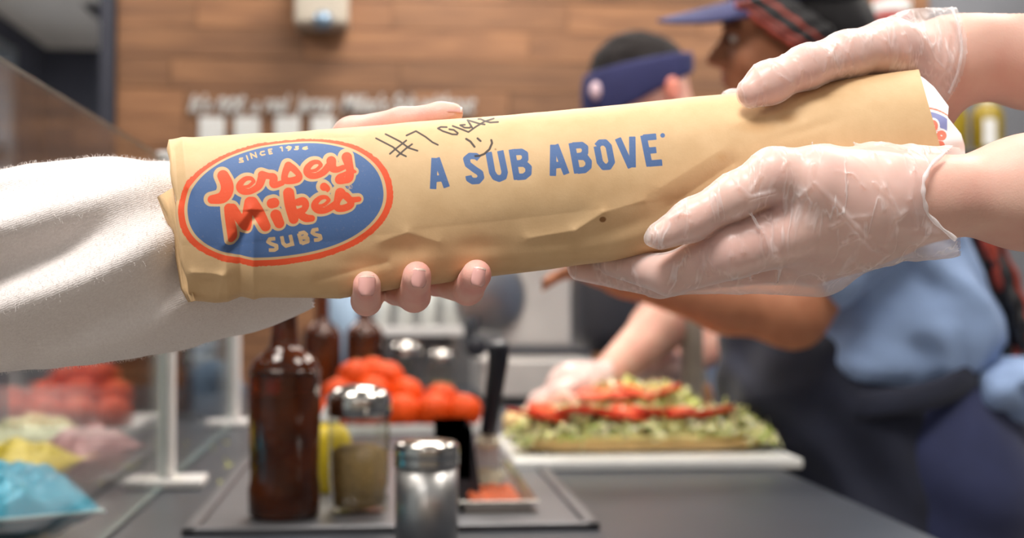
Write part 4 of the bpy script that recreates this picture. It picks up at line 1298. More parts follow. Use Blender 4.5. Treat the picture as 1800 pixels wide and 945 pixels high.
JERSEY = [
    [(282, 352, 62), (322, 440, 68), (318, 520, 68), (270, 582, 62), (165, 602, 47)],
    [(606, 404, 19), (575, 376, 22), (515, 384, 27), (462, 436, 34), (456, 484, 36), (496, 518, 34), (565, 516, 33), (635, 478, 37), (668, 440, 42), (694, 360, 46)],
    [(486, 472, 17), (552, 458, 18), (604, 412, 19)],
    [(694, 340, 46), (760, 350, 34), (815, 365, 40), (812, 430, 44), (840, 446, 34), (905, 425, 30)],
    [(972, 246, 44), (938, 320, 36), (932, 392, 36), (985, 404, 36), (1068, 385, 38), (1086, 345, 32), (1030, 280, 36), (978, 250, 42)],
    [(1316, 234, 19), (1285, 206, 22), (1225, 214, 27), (1172, 266, 34), (1166, 314, 36), (1206, 348, 34), (1275, 346, 33), (1345, 308, 37), (1392, 252, 38)],
    [(1196, 302, 17), (1262, 288, 18), (1314, 242, 19)],
    [(1424, 196, 52), (1432, 262, 46), (1482, 286, 32), (1550, 262, 28)],
    [(1588, 158, 56), (1608, 230, 46), (1622, 300, 42), (1612, 375, 42), (1560, 400, 34), (1502, 402, 36), (1505, 366, 32), (1560, 334, 24), (1640, 304, 26), (1678, 306, 14)]]
MIKES = [
    [(186, 376, 62), (182, 460, 50), (205, 570, 58), (218, 690, 52), (208, 740, 34)],
    [(226, 372, 56), (290, 470, 55), (360, 590, 48)],
    [(432, 305, 70), (400, 430, 58), (385, 540, 66), (388, 592, 50)],
    [(456, 305, 70), (530, 430, 72), (612, 584, 60)],
    [(684, 314, 60), (714, 306, 60)],
    [(732, 452, 66), (772, 548, 60)],
    [(882, 192, 66), (900, 330, 66), (940, 498, 58)],
    [(990, 300, 44), (1052, 286, 48), (1082, 330, 42), (1060, 386, 38), (1000, 415, 40), (1010, 436, 46), (1080, 486, 48), (1152, 490, 40)],
    [(1354, 272, 21), (1319, 241, 24), (1253, 249, 30), (1194, 307, 38), (1187, 360, 40), (1232, 398, 38), (1308, 396, 37), (1386, 354, 41), (1440, 310, 38)],
    [(1221, 347, 19), (1294, 332, 20), (1352, 281, 21)],
    [(1298, 118, 50), (1340, 140, 30), (1336, 172, 12)],
    [(1488, 194, 64), (1450, 290, 40), (1452, 366, 40), (1520, 372, 42), (1602, 338, 42), (1608, 288, 40), (1555, 226, 46)],
    [(1620, 274, 36), (1704, 264, 32)]]
SUBS = [[(726, 728), (660, 734), (640, 765), (680, 790), (740, 810), (742, 845), (715, 862), (650, 862)],
        [(800, 700), (818, 785), (850, 815), (900, 800), (915, 785)], [(900, 684), (930, 815)],
        [(1000, 668), (1034, 792)], [(1000, 670), (1060, 655), (1090, 680), (1068, 712), (1016, 728)], [(1050, 718), (1105, 725), (1108, 762), (1034, 788)],
        [(1232, 618), (1170, 628), (1158, 660), (1190, 682), (1250, 695), (1258, 728), (1230, 744), (1178, 748)]]
SINCE = [[(488, 163), (458, 168), (456, 182), (492, 188), (494, 202), (454, 208)], [(530, 138), (545, 182)], [(586, 164), (570, 114), (636, 152), (622, 104)],
         [(716, 92), (682, 98), (674, 118), (690, 132), (724, 124)], [(796, 68), (762, 74), (772, 120), (800, 113)], [(766, 96), (790, 92)],
         [(886, 52), (902, 46), (908, 88)], [(1000, 48), (972, 40), (950, 54), (972, 64), (1000, 50), (990, 72), (970, 84)],
         [(1076, 42), (1048, 46), (1052, 56), (1076, 62), (1068, 74), (1036, 74)], [(1168, 46), (1130, 56), (1124, 68), (1150, 74), (1172, 66), (1150, 58), (1126, 64)]]
SLOGAN = [[(98, 233), (87, 458)], [(112, 233), (186, 446)], [(104, 385), (160, 378)],
          [(418, 240), (395, 222), (352, 220), (326, 242), (338, 282), (385, 318), (425, 345), (432, 375), (410, 400), (372, 402), (346, 385), (342, 362)],
          [(486, 192), (512, 340), (532, 374), (562, 386), (594, 372), (602, 340), (570, 182)],
          [(653, 172), (690, 393)], [(658, 194), (722, 190), (748, 206), (750, 244), (728, 270), (678, 278)], [(676, 278), (744, 276), (774, 304), (772, 346), (742, 370), (690, 374)],
          [(952, 138), (948, 366)], [(966, 138), (1046, 353)], [(952, 292), (1012, 284)],
          [(1084, 126), (1124, 347)], [(1088, 146), (1156, 142), (1180, 160), (1180, 196), (1160, 218), (1110, 226)], [(1106, 226), (1180, 228), (1206, 262), (1204, 298), (1176, 322), (1124, 328)],
          [(1264, 150), (1286, 264), (1314, 300), (1350, 298), (1372, 264), (1350, 150), (1324, 122), (1288, 124), (1264, 150)],
          [(1416, 90), (1510, 306)], [(1520, 78), (1522, 304)],
          [(1600, 70), (1644, 296)], [(1598, 88), (1693, 80)], [(1620, 184), (1693, 177)], [(1636, 276), (1735, 268)]]
INK = [[(115, 380), (330, 490), (430, 575), (495, 605)], [(235, 325), (420, 420), (530, 500), (640, 535)], [(498, 406), (360, 515), (290, 575)], [(572, 452), (490, 510), (378, 608)],
       [(500, 345), (620, 290), (740, 360), (830, 430), (898, 462)], [(1010, 240), (935, 238), (898, 256), (960, 290), (1080, 328), (1140, 330), (1150, 312), (1100, 274), (1042, 266)],
       [(1085, 225), (1190, 262), (1285, 300)], [(1285, 300), (1380, 230), (1490, 165), (1606, 130)], [(1240, 208), (1180, 215), (1235, 245), (1300, 246), (1320, 228), (1272, 150)],
       [(1272, 150), (1350, 172), (1420, 192), (1490, 202)], [(1300, 190), (1332, 244)], [(1410, 136), (1440, 136), (1490, 160), (1560, 178), (1660, 172)]]
SMILE = [[(1256, 386), (1310, 420), (1362, 488)], [(1400, 380), (1438, 414)], [(1574, 400), (1584, 440), (1550, 520), (1484, 580), (1424, 604), (1372, 606)]]

def top_y(px): return np.interp(px, [290, 340, 480, 700, 900, 1280, 1500, 1600, 1650], [246, 243, 234, 216, 202, 165, 136, 125, 120])
def bot_y(px): return np.interp(px, [290, 340, 420, 560, 700, 870, 1050, 1300, 1650], [526, 530, 522, 526, 502, 480, 455, 420, 372])
NU, NF, NB = 900, 250, 60
# canonical cross-section, arc-length sampled: front from top to bottom, then back
def profile():
    th = np.linspace(math.pi / 2, -math.pi / 2, 4000)
    c, s = np.cos(th), np.sin(th)
    n = 2.1 + 1.3 * np.clip((-s - .3) * 1.6, 0, 1)
    v = np.sign(s) * np.abs(s) ** (2 / n); w = np.abs(c) ** (2 / n)
    L = np.concatenate([[0], np.cumsum(np.hypot(np.diff(v), np.diff(w)))]); L /= L[-1]
    q = np.linspace(0, 1, NF)
    f = np.stack([np.interp(q, L, v), -np.interp(q, L, w)], 1)
    q = np.linspace(0, 1, NB + 2)[1:-1]
    b = np.stack([np.interp(q, L, v), np.interp(q, L, w)], 1)[::-1]
    return np.concatenate([f, b])
PR = profile(); NR = len(PR)
HD = 0.037                                     # half depth of the bag
us = np.linspace(298, 1618, NU)
U, VV = np.meshgrid(us, PR[:, 0], indexing='ij')
_, WW = np.meshgrid(us, PR[:, 1], indexing='ij')
yt, yb = top_y(U), bot_y(U)
yc, hh = (yt + yb) / 2, (yb - yt) / 2
shear = np.interp(U, [298, 700, 1618], [.13, .13, .28])
BY = yc - VV * hh
BX = U + shear * (BY - (yc - .92 * hh))
taper = np.interp(U, [298, 330, 420, 1500, 1618], [.84, .92, 1, 1, .95])
DEP = WW * HD * taper
base = PA(BX, BY, Y0 + DEP)
front = (WW < 0)
def gseg(a, b, w): return np.exp(-(np.maximum(seg_d(BX, BY, a, b), 0) / w) ** 1.25)
def gblob(c, rx, ry, ang=0):
    ca, sa = math.cos(ang), math.sin(ang)
    dx, dy = BX - c[0], BY - c[1]
    return np.exp(-(((dx * ca + dy * sa) / rx) ** 2 + ((-dx * sa + dy * ca) / ry) ** 2))
D = np.zeros_like(BX)
nz = lambda s, o: vnoise(np.stack([BX / s, BY / s, np.full_like(BX, o) + WW], -1))
D += .9 * nz(110, 1) + .28 * nz(42, 2) + .05 * nz(16, 3)
# fold in the logo and the pinched lower corner
D += -3.6 * gseg((404, 442), (446, 380), 11) * (BY > 370) + 2.2 * gseg((396, 430), (440, 368), 12)
D += -3.8 * gseg((418, 405), (424, 525), 13) + 2.0 * gseg((446, 395), (446, 525), 11) + 1.4 * gseg((398, 450), (400, 525), 10)
D += -4.5 * gblob((362, 500), 26, 16) + 1.8 * gseg((340, 478), (392, 482), 7) + 1.5 * gseg((392, 486), (384, 522), 8)
D += 1.8 * gseg((322, 250), (330, 330), 9) - 1.8 * gseg((306, 262), (312, 350), 9)
# dents above the fingers and along the bottom
D += -3.2 * gblob((716, 436), 46, 22, -.1) + 1.5 * gseg((672, 424), (716, 408), 12) + 1.3 * gseg((716, 408), (770, 424), 12) - 1.6 * gblob((640, 462), 34, 14)
D += -1.6 * gblob((848, 434), 46, 16) - 1.3 * gseg((560, 492), (680, 462), 8)
D += 1.3 * gseg((930, 418), (1010, 404), 9) + 1.6 * gseg((1010, 404), (1060, 372), 10) + 1.3 * gseg((1060, 372), (1130, 352), 12) - 2.0 * gblob((1090, 402), 60, 16, -.3) - 1.2 * gblob((985, 424), 50, 10, -.15)
D += -2.2 * gseg((1180, 362), (1290, 286), 22) + 1.2 * gseg((1160, 330), (1270, 262), 20) - 1.4 * gblob((1396, 206), 26, 12, -.2) - 1.0 * gblob((1420, 226), 60, 10, -.3)
D += -3.4 * gblob((1335, 182), 50, 20, -.2) + .9 * gseg((1300, 215), (1400, 190), 10) - 1.0 * gseg((470, 246), (620, 240), 8) + .8 * gseg((560, 232), (640, 240), 10)
D *= np.where(front, .62, .4) * .001
e = np.gradient(base, axis=0); g = np.gradient(base, axis=1)
N = np.cross(g, e); N /= np.linalg.norm(N, axis=-1, keepdims=True) + 1e-12
mid = base.mean(1, keepdims=True)
flip = ((N * (base - mid)).sum(-1).mean() < 0)
if flip: N = -N
POS = base + N * D[..., None]
# print distances (pixels), only where the paper faces the front
X, Yp = BX, BY
letters = np.minimum(stroke_set(X, Yp, JERSEY, FJ, smooth=True), stroke_set(X, Yp, MIKES, FM, smooth=True))
outline = np.minimum(stroke_set(X + 1.6, Yp + .8, JERSEY, FJ, smooth=True), stroke_set(X + 1.6, Yp + .8, MIKES, FM, smooth=True)) - 5.2
outline = np.minimum(outline, letters - 3.4)
ca, sa = math.cos(math.radians(-8)), math.sin(math.radians(-8))
ox, oy = X - 502, Yp - 355
ex, ey = ox * ca + oy * sa, -ox * sa + oy * ca
def oval(a, b_lo, b_up):
    n = 2.18
    b_ = np.where(ey < 0, b_up, b_lo)
    k = (np.abs(ex / a) ** n + np.abs(ey / b_) ** n) ** (1 / n)
    k2 = np.sqrt((ex / a ** 2) ** 2 + (ey / b_ ** 2) ** 2) + 1e-9
    return k * (k - 1) / k2
rag = .9 * vnoise(np.stack([X / 3.0, Yp / 3.0, X * 0], -1))
ring = np.maximum(oval(190, 109, 109.5) + rag, -oval(178.5, 98.5, 104.5))
small = np.minimum(stroke_set(X, Yp, SUBS, FM, 21.5, butt=True), stroke_set(X, Yp, SINCE, FJ, 7.5))
reg = np.abs(stroke_set(X, Yp, [[(1622, 468)]], FJ, 24)) - .45
reg = np.minimum(reg, stroke_set(X, Yp, [[(1614, 482), (1614, 456), (1628, 460), (1628, 468), (1616, 470), (1630, 482)]], FJ, 2.6))
blue = np.maximum.reduce([oval(173, 94, 101.5), -outline, -small, -reg])
blue = np.minimum(blue, stroke_set(X, Yp, SLOGAN, FT, 23.5, butt=True))
blue = np.minimum(blue, stroke_set(X, Yp, [[(1738, 72)]], FT, 17))
red = np.minimum(letters, ring)
ink = np.minimum(stroke_set(X, Yp, INK, FK, 11.5), stroke_set(X, Yp, SMILE, FK, 14))
spot = np.minimum.reduce([np.hypot((X - 1059) / 1.0, (Yp - 385) / .85) - 6.0, np.hypot(X - 871, Yp - 262) - 1.4])
stain = np.minimum.reduce([np.hypot((X - 1384) / 1.8, Yp - 206) - 8, np.hypot((X - 1330) / 3, Yp - 222) - 10, np.hypot((X - 1268) / 1.3, Yp - 276) - 5])
back = np.where(front, 0, 1e2)
V = POS.reshape(-1, 3)
idx = (np.arange(NU)[:, None] * NR + np.arange(NR)[None, :])
a = idx[:-1, :]; b = idx[1:, :]
Q = np.stack([a, np.roll(a, -1, 1), np.roll(b, -1, 1), b], -1).reshape(-1, 4)
# closed folded end on the left: rings that step in
caps = []
ctr = POS[0].mean(0)
prev = idx[0]; extra = []
nv = len(V)
for s, off in ((.90, -.0012), (.6, .0016), (.25, .004), (.02, .005)):
    ringv = ctr + (POS[0] - ctr) * s + np.array([off, 0, 0]) + .0012 * vnoise(POS[0] * 90 + s)[:, None] * np.array([1, 0, 0])
    extra.append(ringv)
    cur = nv + np.arange(NR); nv += NR
    Q = np.concatenate([Q, np.stack([cur, np.roll(cur, -1), np.roll(prev, -1), prev], -1)])
    prev = cur
Vall = np.concatenate([V] + extra)
bag_me = fast_mesh('paper_bag', Vall, Q)
nx = len(Vall) - len(V)
for nm, arr in (('d_red', red + back), ('d_blue', blue + back), ('d_ink', ink + back), ('d_spot', spot + back), ('d_stain', stain + back)):
    at = bag_me.attributes.new(nm, 'FLOAT', 'POINT')
    at.data.foreach_set('value', np.concatenate([np.clip(arr, -30, 30).ravel(), np.full(nx, 30.0)]).astype(np.float32))
def bag_mat():
    m, nt, b = new_mat('kraft_paper')
    L = nt.links
    tc = nd(nt, 'ShaderNodeTexCoord')
    n1 = nd(nt, 'ShaderNodeTexNoise'); n1.inputs['Scale'].default_value = 45; n1.inputs['Detail'].default_value = 8; n1.inputs['Roughness'].default_value = .65
    L.new(tc.outputs['Object'], n1.inputs['Vector'])
    rp = nd(nt, 'ShaderNodeValToRGB'); rp.color_ramp.elements[0].position = .3; rp.color_ramp.elements[1].position = .7
    rp.color_ramp.elements[0].color = lin(200, 165, 122); rp.color_ramp.elements[1].color = lin(212, 179, 136)
    L.new(n1.outputs['Fac'], rp.inputs[0])
    n2 = nd(nt, 'ShaderNodeTexNoise'); n2.inputs['Scale'].default_value = 900; n2.inputs['Detail'].default_value = 3
    L.new(tc.outputs['Object'], n2.inputs['Vector'])
    cur = rp.outputs[0]
    def layer(attr, col, w, strength, cur, wear=0.0):
        at = nd(nt, 'ShaderNodeAttribute'); at.attribute_name = attr
        mr = nd(nt, 'ShaderNodeMapRange'); mr.inputs[1].default_value = w; mr.inputs[2].default_value = -w; mr.inputs[3].default_value = 0; mr.inputs[4].default_value = strength
        L.new(at.outputs['Fac'], mr.inputs[0])
        fac = mr.outputs[0]
        if wear:
            wr = nd(nt, 'ShaderNodeMapRange'); wr.inputs[1].default_value = .62; wr.inputs[2].default_value = .72; wr.inputs[3].default_value = 1; wr.inputs[4].default_value = 1 - wear
            L.new(n2.outputs['Fac'], wr.inputs[0])
            mu = nd(nt, 'ShaderNodeMath', operation='MULTIPLY'); L.new(fac, mu.inputs[0]); L.new(wr.outputs[0], mu.inputs[1]); fac = mu.outputs[0]
        mx = nd(nt, 'ShaderNodeMix', data_type='RGBA'); mx.inputs['B'].default_value = col
        L.new(fac, mx.inputs['Factor']); L.new(cur, mx.inputs['A'])
        return mx.outputs['Result']
    cur = layer('d_stain', lin(186, 134, 76), 6.0, .35, cur)
    cur = layer('d_spot', lin(120, 78, 36), 1.2, .9, cur)
    cur = layer('d_blue', lin(68, 102, 152), .5, .97, cur, .08)
    cur = layer('d_red', lin(228, 86, 50), .5, 1.0, cur, .06)
    cur = layer('d_ink', lin(46, 38, 40), .6, .95, cur)
    L.new(cur, b.inputs['Base Color'])
    b.inputs['Roughness'].default_value = .62
    b.inputs['Specular IOR Level'].default_value = .3
    bp = nd(nt, 'ShaderNodeBump'); bp.inputs['Strength'].default_value = .10; bp.inputs['Distance'].default_value = .0006
    L.new(n2.outputs['Fac'], bp.inputs['Height']); L.new(bp.outputs[0], b.inputs['Normal'])
    return m
M['kraft'] = bag_mat()
M['kraft_plain'] = mat('kraft_fold', lin(200, 165, 122), 0.65, 0, .06, 40, .1, 300)
bag = thing('paper_bag', H(960, 480, 0), 'long printed brown kraft sandwich bag held between three hands', 'bag')
link('bag_body', bag_me, M['kraft'], bag)
# folded side flap at the closed end
fl = [((297, 330), (276, 346), 4, 10), ((304, 372), (290, 384), 2, 12), ((310, 405), (304, 412), 0, 10), ((318, 450), (309, 455), 0, 10), ((326, 500), (318, 508), 2, 12), ((336, 528), (331, 531), 0, 8)]
V2, F2 = [], []
for k, ((xa, ya), (xb, yb_), da, db) in enumerate(fl):
    for t in range(5):
        s = t / 4
        V2.append(H(xa + 6 + (xb - xa - 6) * s, ya + (yb_ - ya) * s, -24 + (da + (db - da) * s) + 3 * math.sin(k * 1.7 + t)))
for k in range(len(fl) - 1):
    for t in range(4): F2.append((k * 5 + t, k * 5 + t + 1, (k + 1) * 5 + t + 1, (k + 1) * 5 + t))
o = link('folded_flap', mesh('flap', V2, F2), M['kraft_plain'], bag)
sm = o.modifiers.new('thick', 'SOLIDIFY'); sm.thickness = .0006

# white paper wrap poking out of the open end
NP, NQ = 100, 240
rings = []
pcol = []
for i in range(NP):
    s = i / (NP - 1)
    px = 1480 + 215 * s
    rr = 1 - .10 * s
    ring_ = []
    for k in range(NQ):
        th = math.pi / 2 - 2 * math.pi * k / NQ
        v, w = math.sin(th), -math.cos(th)
        yt_, yb_ = float(top_y(min(px, 1640))), float(bot_y(min(px, 1640)))
        yc_, h_ = (yt_ + yb_) / 2, (yb_ - yt_) / 2
        fac = .93 * (1 - .03 * s)
        # ragged end: top corner, slanted notch
        lim = np.interp(v, [-1, -.55, -.07, .10, .36, .53, .83, .95, 1], [1700, 1698, 1696, 1690, 1666, 1668, 1642, 1626, 1618])
        pxx = 1480 + (lim - 1480) * s
        jit = .0012 * math.sin(k * .11 + 3 * s) * s + .0003 * math.sin(k * .5 + i * .1)
        crush = 1 - .22 * s * max(0, v) * (0.4 + .6 * (w < 0))
        q = H(pxx, yc_ - v * h_ * fac, w * (HD * .9 * crush + jit) * 1000)
        ring_.append(q); pcol.append((pxx, yc_ - v * h_ * fac, w))
    rings += ring_
Qp = []
for i in range(NP - 1):
    for k in range(NQ):
        Qp.append((i * NQ + k, i * NQ + (k + 1) % NQ, (i + 1) * NQ + (k + 1) % NQ, (i + 1) * NQ + k))
# crumpled closing of the paper
cc = len(rings); end0 = (NP - 1) * NQ
cen = np.array(rings[end0:]).mean(0)
for s in (.6, .2):
    for k in range(NQ):
        q = cen + (np.array(rings[end0 + k]) - cen) * s + np.array([-.006 * (1 - s) + .003 * math.sin(k * .28 + s * 9), 0, 0])
        rings.append(q); pcol.append((0, 0, 1))
for j in range(2):
    p0 = end0 if j == 0 else cc
    c1 = cc + j * NQ
    for k in range(NQ): Qp.append((p0 + k, p0 + (k + 1) % NQ, c1 + (k + 1) % NQ, c1 + k))
wp = fast_mesh('paper_wrap', np.array(rings), np.array(Qp))
pc = np.array(pcol); Xw, Yw, fw = pc[:, 0], pc[:, 1], np.where(pc[:, 2] < 0.1, 0, 100.0)
line = 190 + .009 * (Xw - 1628) ** 2
blobs = np.minimum.reduce([np.hypot(Xw - 1640, (Yw - 221) * .85) - 9, np.hypot(Xw - 1655, (Yw - 238)) - 9, np.hypot(Xw - 1640, Yw - 243) - 7, np.hypot(Xw - 1652, Yw - 256) - 9, np.hypot(Xw - 1636, Yw - 262) - 7])
holes = np.minimum.reduce([np.hypot(Xw - 1641, Yw - 221) - 2.2, np.hypot(Xw - 1655, Yw - 238) - 1.8])
w_red = np.minimum(np.abs(Yw - line) - 1.7, np.maximum(blobs, -holes))
w_red = np.maximum(w_red, Xw - 1667)
w_blue = np.maximum.reduce([line + 6 - Yw, Yw - 246 + (Xw - 1640) * .5, -(blobs - 3), Xw - 1665])
for nm, arr in (('d_red', w_red + fw), ('d_blue', w_blue + fw)):
    at = wp.attributes.new(nm, 'FLOAT', 'POINT'); at.data.foreach_set('value', np.clip(arr, -30, 30).astype(np.float32))
def wrap_mat():
    m, nt, b = new_mat('white_printed_paper'); L = nt.links
    tc = nd(nt, 'ShaderNodeTexCoord'); n1 = nd(nt, 'ShaderNodeTexNoise'); n1.inputs['Scale'].default_value = 60
    L.new(tc.outputs['Object'], n1.inputs['Vector'])
    rp = nd(nt, 'ShaderNodeValToRGB'); rp.color_ramp.elements[0].color = lin(228, 226, 226); rp.color_ramp.elements[1].color = lin(244, 243, 242)
    L.new(n1.outputs['Fac'], rp.inputs[0]); cur = rp.outputs[0]
    for attr, col in (('d_blue', lin(134, 138, 186)), ('d_red', lin(232, 128, 104))):
        at = nd(nt, 'ShaderNodeAttribute'); at.attribute_name = attr
        mr = nd(nt, 'ShaderNodeMapRange'); mr.inputs[1].default_value = .7; mr.inputs[2].default_value = -.7
        L.new(at.outputs['Fac'], mr.inputs[0])
        mx = nd(nt, 'ShaderNodeMix', data_type='RGBA'); mx.inputs['B'].default_value = col
        L.new(mr.outputs[0], mx.inputs['Factor']); L.new(cur, mx.inputs['A']); cur = mx.outputs['Result']
    L.new(cur, b.inputs['Base Color']); b.inputs['Roughness'].default_value = .6
    return m
link('paper_wrap', wp, wrap_mat(), label='crumpled white printed paper wrap poking out of the bag mouth', cat='paper wrap')

# ------------------------------------------------------------------ hands
M['skin'] = skin_mat('bare_skin', lin(230, 184, 168), lin(222, 152, 140), .15)
M['skin_arm'] = skin_mat('forearm_skin', lin(222, 180, 162), lin(215, 164, 148), .15)
M['nail'] = mat('fingernail', lin(226, 168, 160), 0.25, 0, .04, 60, sss=.1, coat=.4)
M['nail_edge'] = mat('nail_free_edge', lin(234, 204, 188), 0.3, 0, .04, 60)
R_ = PXM
def pts(*l): return [H(*q) for q in l]
def finger_union(p, fingers, k):
    d = None
    for f in fingers:
        e = chain(p, f[0], [r * R_ for r in f[1]], .003)
        d = e if d is None else smin(d, e, k)
    return d

# ---- customer: bare hand in a cream knit sleeve
cust = thing('person', H(-300, 640, 30), 'person in a cream knit sweater whose bare hand holds the logo end of bag', 'person')
c_f = [
    (pts((668, 440, 46), (648, 520, 22), (644, 528, -14), (645, 500, -41)), [27, 26, 25, 23]),
    (pts((740, 420, 50), (698, 508, 28), (728, 520, -12), (733, 484, -42)), [28, 28, 27, 24]),
    (pts((800, 400, 50), (768, 492, 30), (822, 508, -10), (838, 482, -41)), [28, 28, 27, 25]),
    (pts((860, 385, 52), (862, 440, 56), (888, 450, 52), (915, 440, 48)), [26, 25, 24, 21]),
]
c_th = pts((560, 330, 56), (620, 240, 44), (705, 216, 26), (775, 204, 20), (796, 199, 18)); c_thr = [40, 36, 27, 24, 19]
def c_hand(p):
    g = finger_union(p, c_f, .002)
    t = chain(p, c_th, [r * R_ for r in c_thr], .004)
    palm = ell(p, H(690, 380, 62), (.048, .016, .034))
    palm = smin(palm, cone(p, H(520, 410, 64), H(660, 385, 60), .026, .024), .02)
    palm = smin(palm, cone(p, H(640, 430, 58), H(840, 380, 58), .014, .013), .01)
    a = cone(p, H(520, 410, 64), H(60, 470, 40), .026, .034)
    a = smin(a, cone(p, H(60, 470, 40), H(-420, 560, 30), .034, .045), .02)
    d = smin(smin(palm, t, .016), g, .008)
    return smin(d, a, .01)
lo, hi = bounds(pts((-420, 560, 30), (960, 150, -60), (700, 560, 90)), .02)
lo[0] = H(430, 0, 0)[0]
link('forearm', sdf_mesh('chand', c_hand, lo, hi, .0012), M['skin'], cust)
def nail(c, n, t, w, l, nm='fingernail', th=.0007):
    """curved nail plate at c with outward normal n, tip direction t"""
    n = Vector(n).normalized(); t = Vector(t); t = (t - n * t.dot(n)).normalized(); s = n.cross(t)
    V, F = [], []
    A, B = 10, 12
    for sd in (0, 1):
        for j in range(B + 1):
            v = j / B * 2 - 1
            for i in range(A + 1):
                u = i / A * 2 - 1
                rnd = math.sqrt(max(0.05, 1 - max(0, -v - .25) ** 2 * 1.1)) * (1 - .5 * max(0, v - .65))
                q = Vector(c) + s * (u * w * rnd) + t * (v * l) + n * (-(u * u) * w * .55 - (v * v) * l * .12 - sd * th)
                V.append(q)
    K = (A + 1) * (B + 1)
    for j in range(B):
        for i in range(A):
            q = (j * (A + 1) + i, j * (A + 1) + i + 1, (j + 1) * (A + 1) + i + 1, (j + 1) * (A + 1) + i)
            F.append(q); F.append(tuple(K + x for x in q[::-1]))
    rim = [i for i in range(A + 1)] + [j * (A + 1) + A for j in range(1, B + 1)] + [B * (A + 1) + i for i in range(A - 1, -1, -1)] + [j * (A + 1) for j in range(B - 1, 0, -1)]
    for a_, b_ in zip(rim, rim[1:] + rim[:1]): F.append((a_, K + a_, K + b_, b_))
    o_ = link(nm, mesh('nail', V, F), M['nail'], cust)
    V, F = [], []
    for i in range(A + 1):
        u = i / A * 2 - 1
        for v in (.78, .88, 1.0 - .14 * u * u):
            rnd = 1 - .5 * max(0, v - .65)
            V.append(Vector(c) + s * (u * w * rnd) + t * (v * l) + n * (-(u * u) * w * .55 - (v * v) * l * .12 + .00012))
    for i in range(A):
        for j in range(2): F.append((i * 3 + j, i * 3 + j + 1, i * 3 + j + 4, i * 3 + j + 3))
    link('nail_edge', mesh('nail_edge', V, F), M['nail_edge'], o_)
    return o_
vw = lambda px, py, d: Vector(H(px, py, d))
nail(vw(645, 501, -49.3), (0.02, -1, .05), (0, -.1, 1), 14 * R_, 17 * R_)
nail(vw(739, 488, -49.6), (0.25, -1, .02), (.12, -.1, 1), 13 * R_, 16 * R_)
nail(vw(846, 486, -48.8), (0.38, -1, .0), (.3, -.1, 1), 13.5 * R_, 16 * R_)
nail(vw(795, 186, 15), (.05, -.35, 1), (1, .05, .1), 13 * R_, 18 * R_)
# sleeve
def c_sleeve(p):
    ctr = [H(-420, 540, 34), H(-150, 490, 30), H(60, 468, 26), H(215, 455, 30), H(330, 450, 60), H(450, 452, 78), H(548, 448, 76)]
    rad = [175, 160, 153, 152, 140, 104, 82]
    d = chain(p, ctr, [r * R_ for r in rad], .03)
    q = (p - H(150, 450, 0)).astype(np.float32) / R_
    ax = q[:, 0] * .46 + q[:, 2] * .0
    # oblique folds rising towards the bag, on the camera side
    s = q[:, 2] * .88 - q[:, 0] * .47
    wv = s + 18 * vnoise(p * 14)
    amp = np.clip(1 - q[:, 0] / 330, 0, 1) * np.clip(-(p[:, 1] - (Y0 + .03)) / .02, 0, 1)
    d = d + amp * (.0085 * np.cos((wv - 30) / 21)) * np.clip(1 - ((-q[:, 2] - 20) / 150) ** 2, 0, 1)
    d = d + .0016 * vnoise(p * 34) + .0006 * vnoise(p * 90)
    return d
lo, hi = bounds(pts((-440, 270, 0), (600, 680, 130)), .03); lo[1] = Y0 - .06
def sl_keep(V): return V[:, 0] < H(556, 0, 76)[0]
def knit_mat():
    m, nt, b = new_mat('cream_knit'); L = nt.links
    tc = nd(nt, 'ShaderNodeTexCoord'); mp = nd(nt, 'ShaderNodeMapping'); mp.inputs['Rotation'].default_value = (0, .42, 0); mp.inputs['Scale'].default_value = (1, 1, 1)
    L.new(tc.outputs['Object'], mp.inputs[0])
    wv = nd(nt, 'ShaderNodeTexWave', bands_direction='Z'); wv.inputs['Scale'].default_value = 300; wv.inputs['Distortion'].default_value = 6.0; wv.inputs['Detail'].default_value = 3; wv.inputs['Detail Scale'].default_value = 2.5
    L.new(mp.outputs[0], wv.inputs['Vector'])
    n1 = nd(nt, 'ShaderNodeTexNoise'); n1.inputs['Scale'].default_value = 700; n1.inputs['Detail'].default_value = 4
    L.new(tc.outputs['Object'], n1.inputs['Vector'])
    ad = nd(nt, 'ShaderNodeMath', operation='MULTIPLY_ADD'); ad.inputs[1].default_value = .9
    L.new(n1.outputs['Fac'], ad.inputs[0]); L.new(wv.outputs['Fac'], ad.inputs[2])
    bp = nd(nt, 'ShaderNodeBump'); bp.inputs['Strength'].default_value = .25; bp.inputs['Distance'].default_value = .0006
    L.new(ad.outputs[0], bp.inputs['Height']); L.new(bp.outputs[0], b.inputs['Normal'])
    rp = nd(nt, 'ShaderNodeValToRGB'); rp.color_ramp.elements[0].color = lin(214, 204, 200); rp.color_ramp.elements[1].color = lin(238, 231, 227)
    L.new(n1.outputs['Fac'], rp.inputs[0]); L.new(rp.outputs[0], b.inputs['Base Color'])
    b.inputs['Roughness'].default_value = .95; b.inputs['Sheen Weight'].default_value = .35; b.inputs['Specular IOR Level'].default_value = .1
    return m
M['knit'] = knit_mat()
slv = link('sweater_sleeve', sdf_mesh('csleeve', c_sleeve, lo, hi, .0021, keep=sl_keep, it=1), M['knit'], cust)
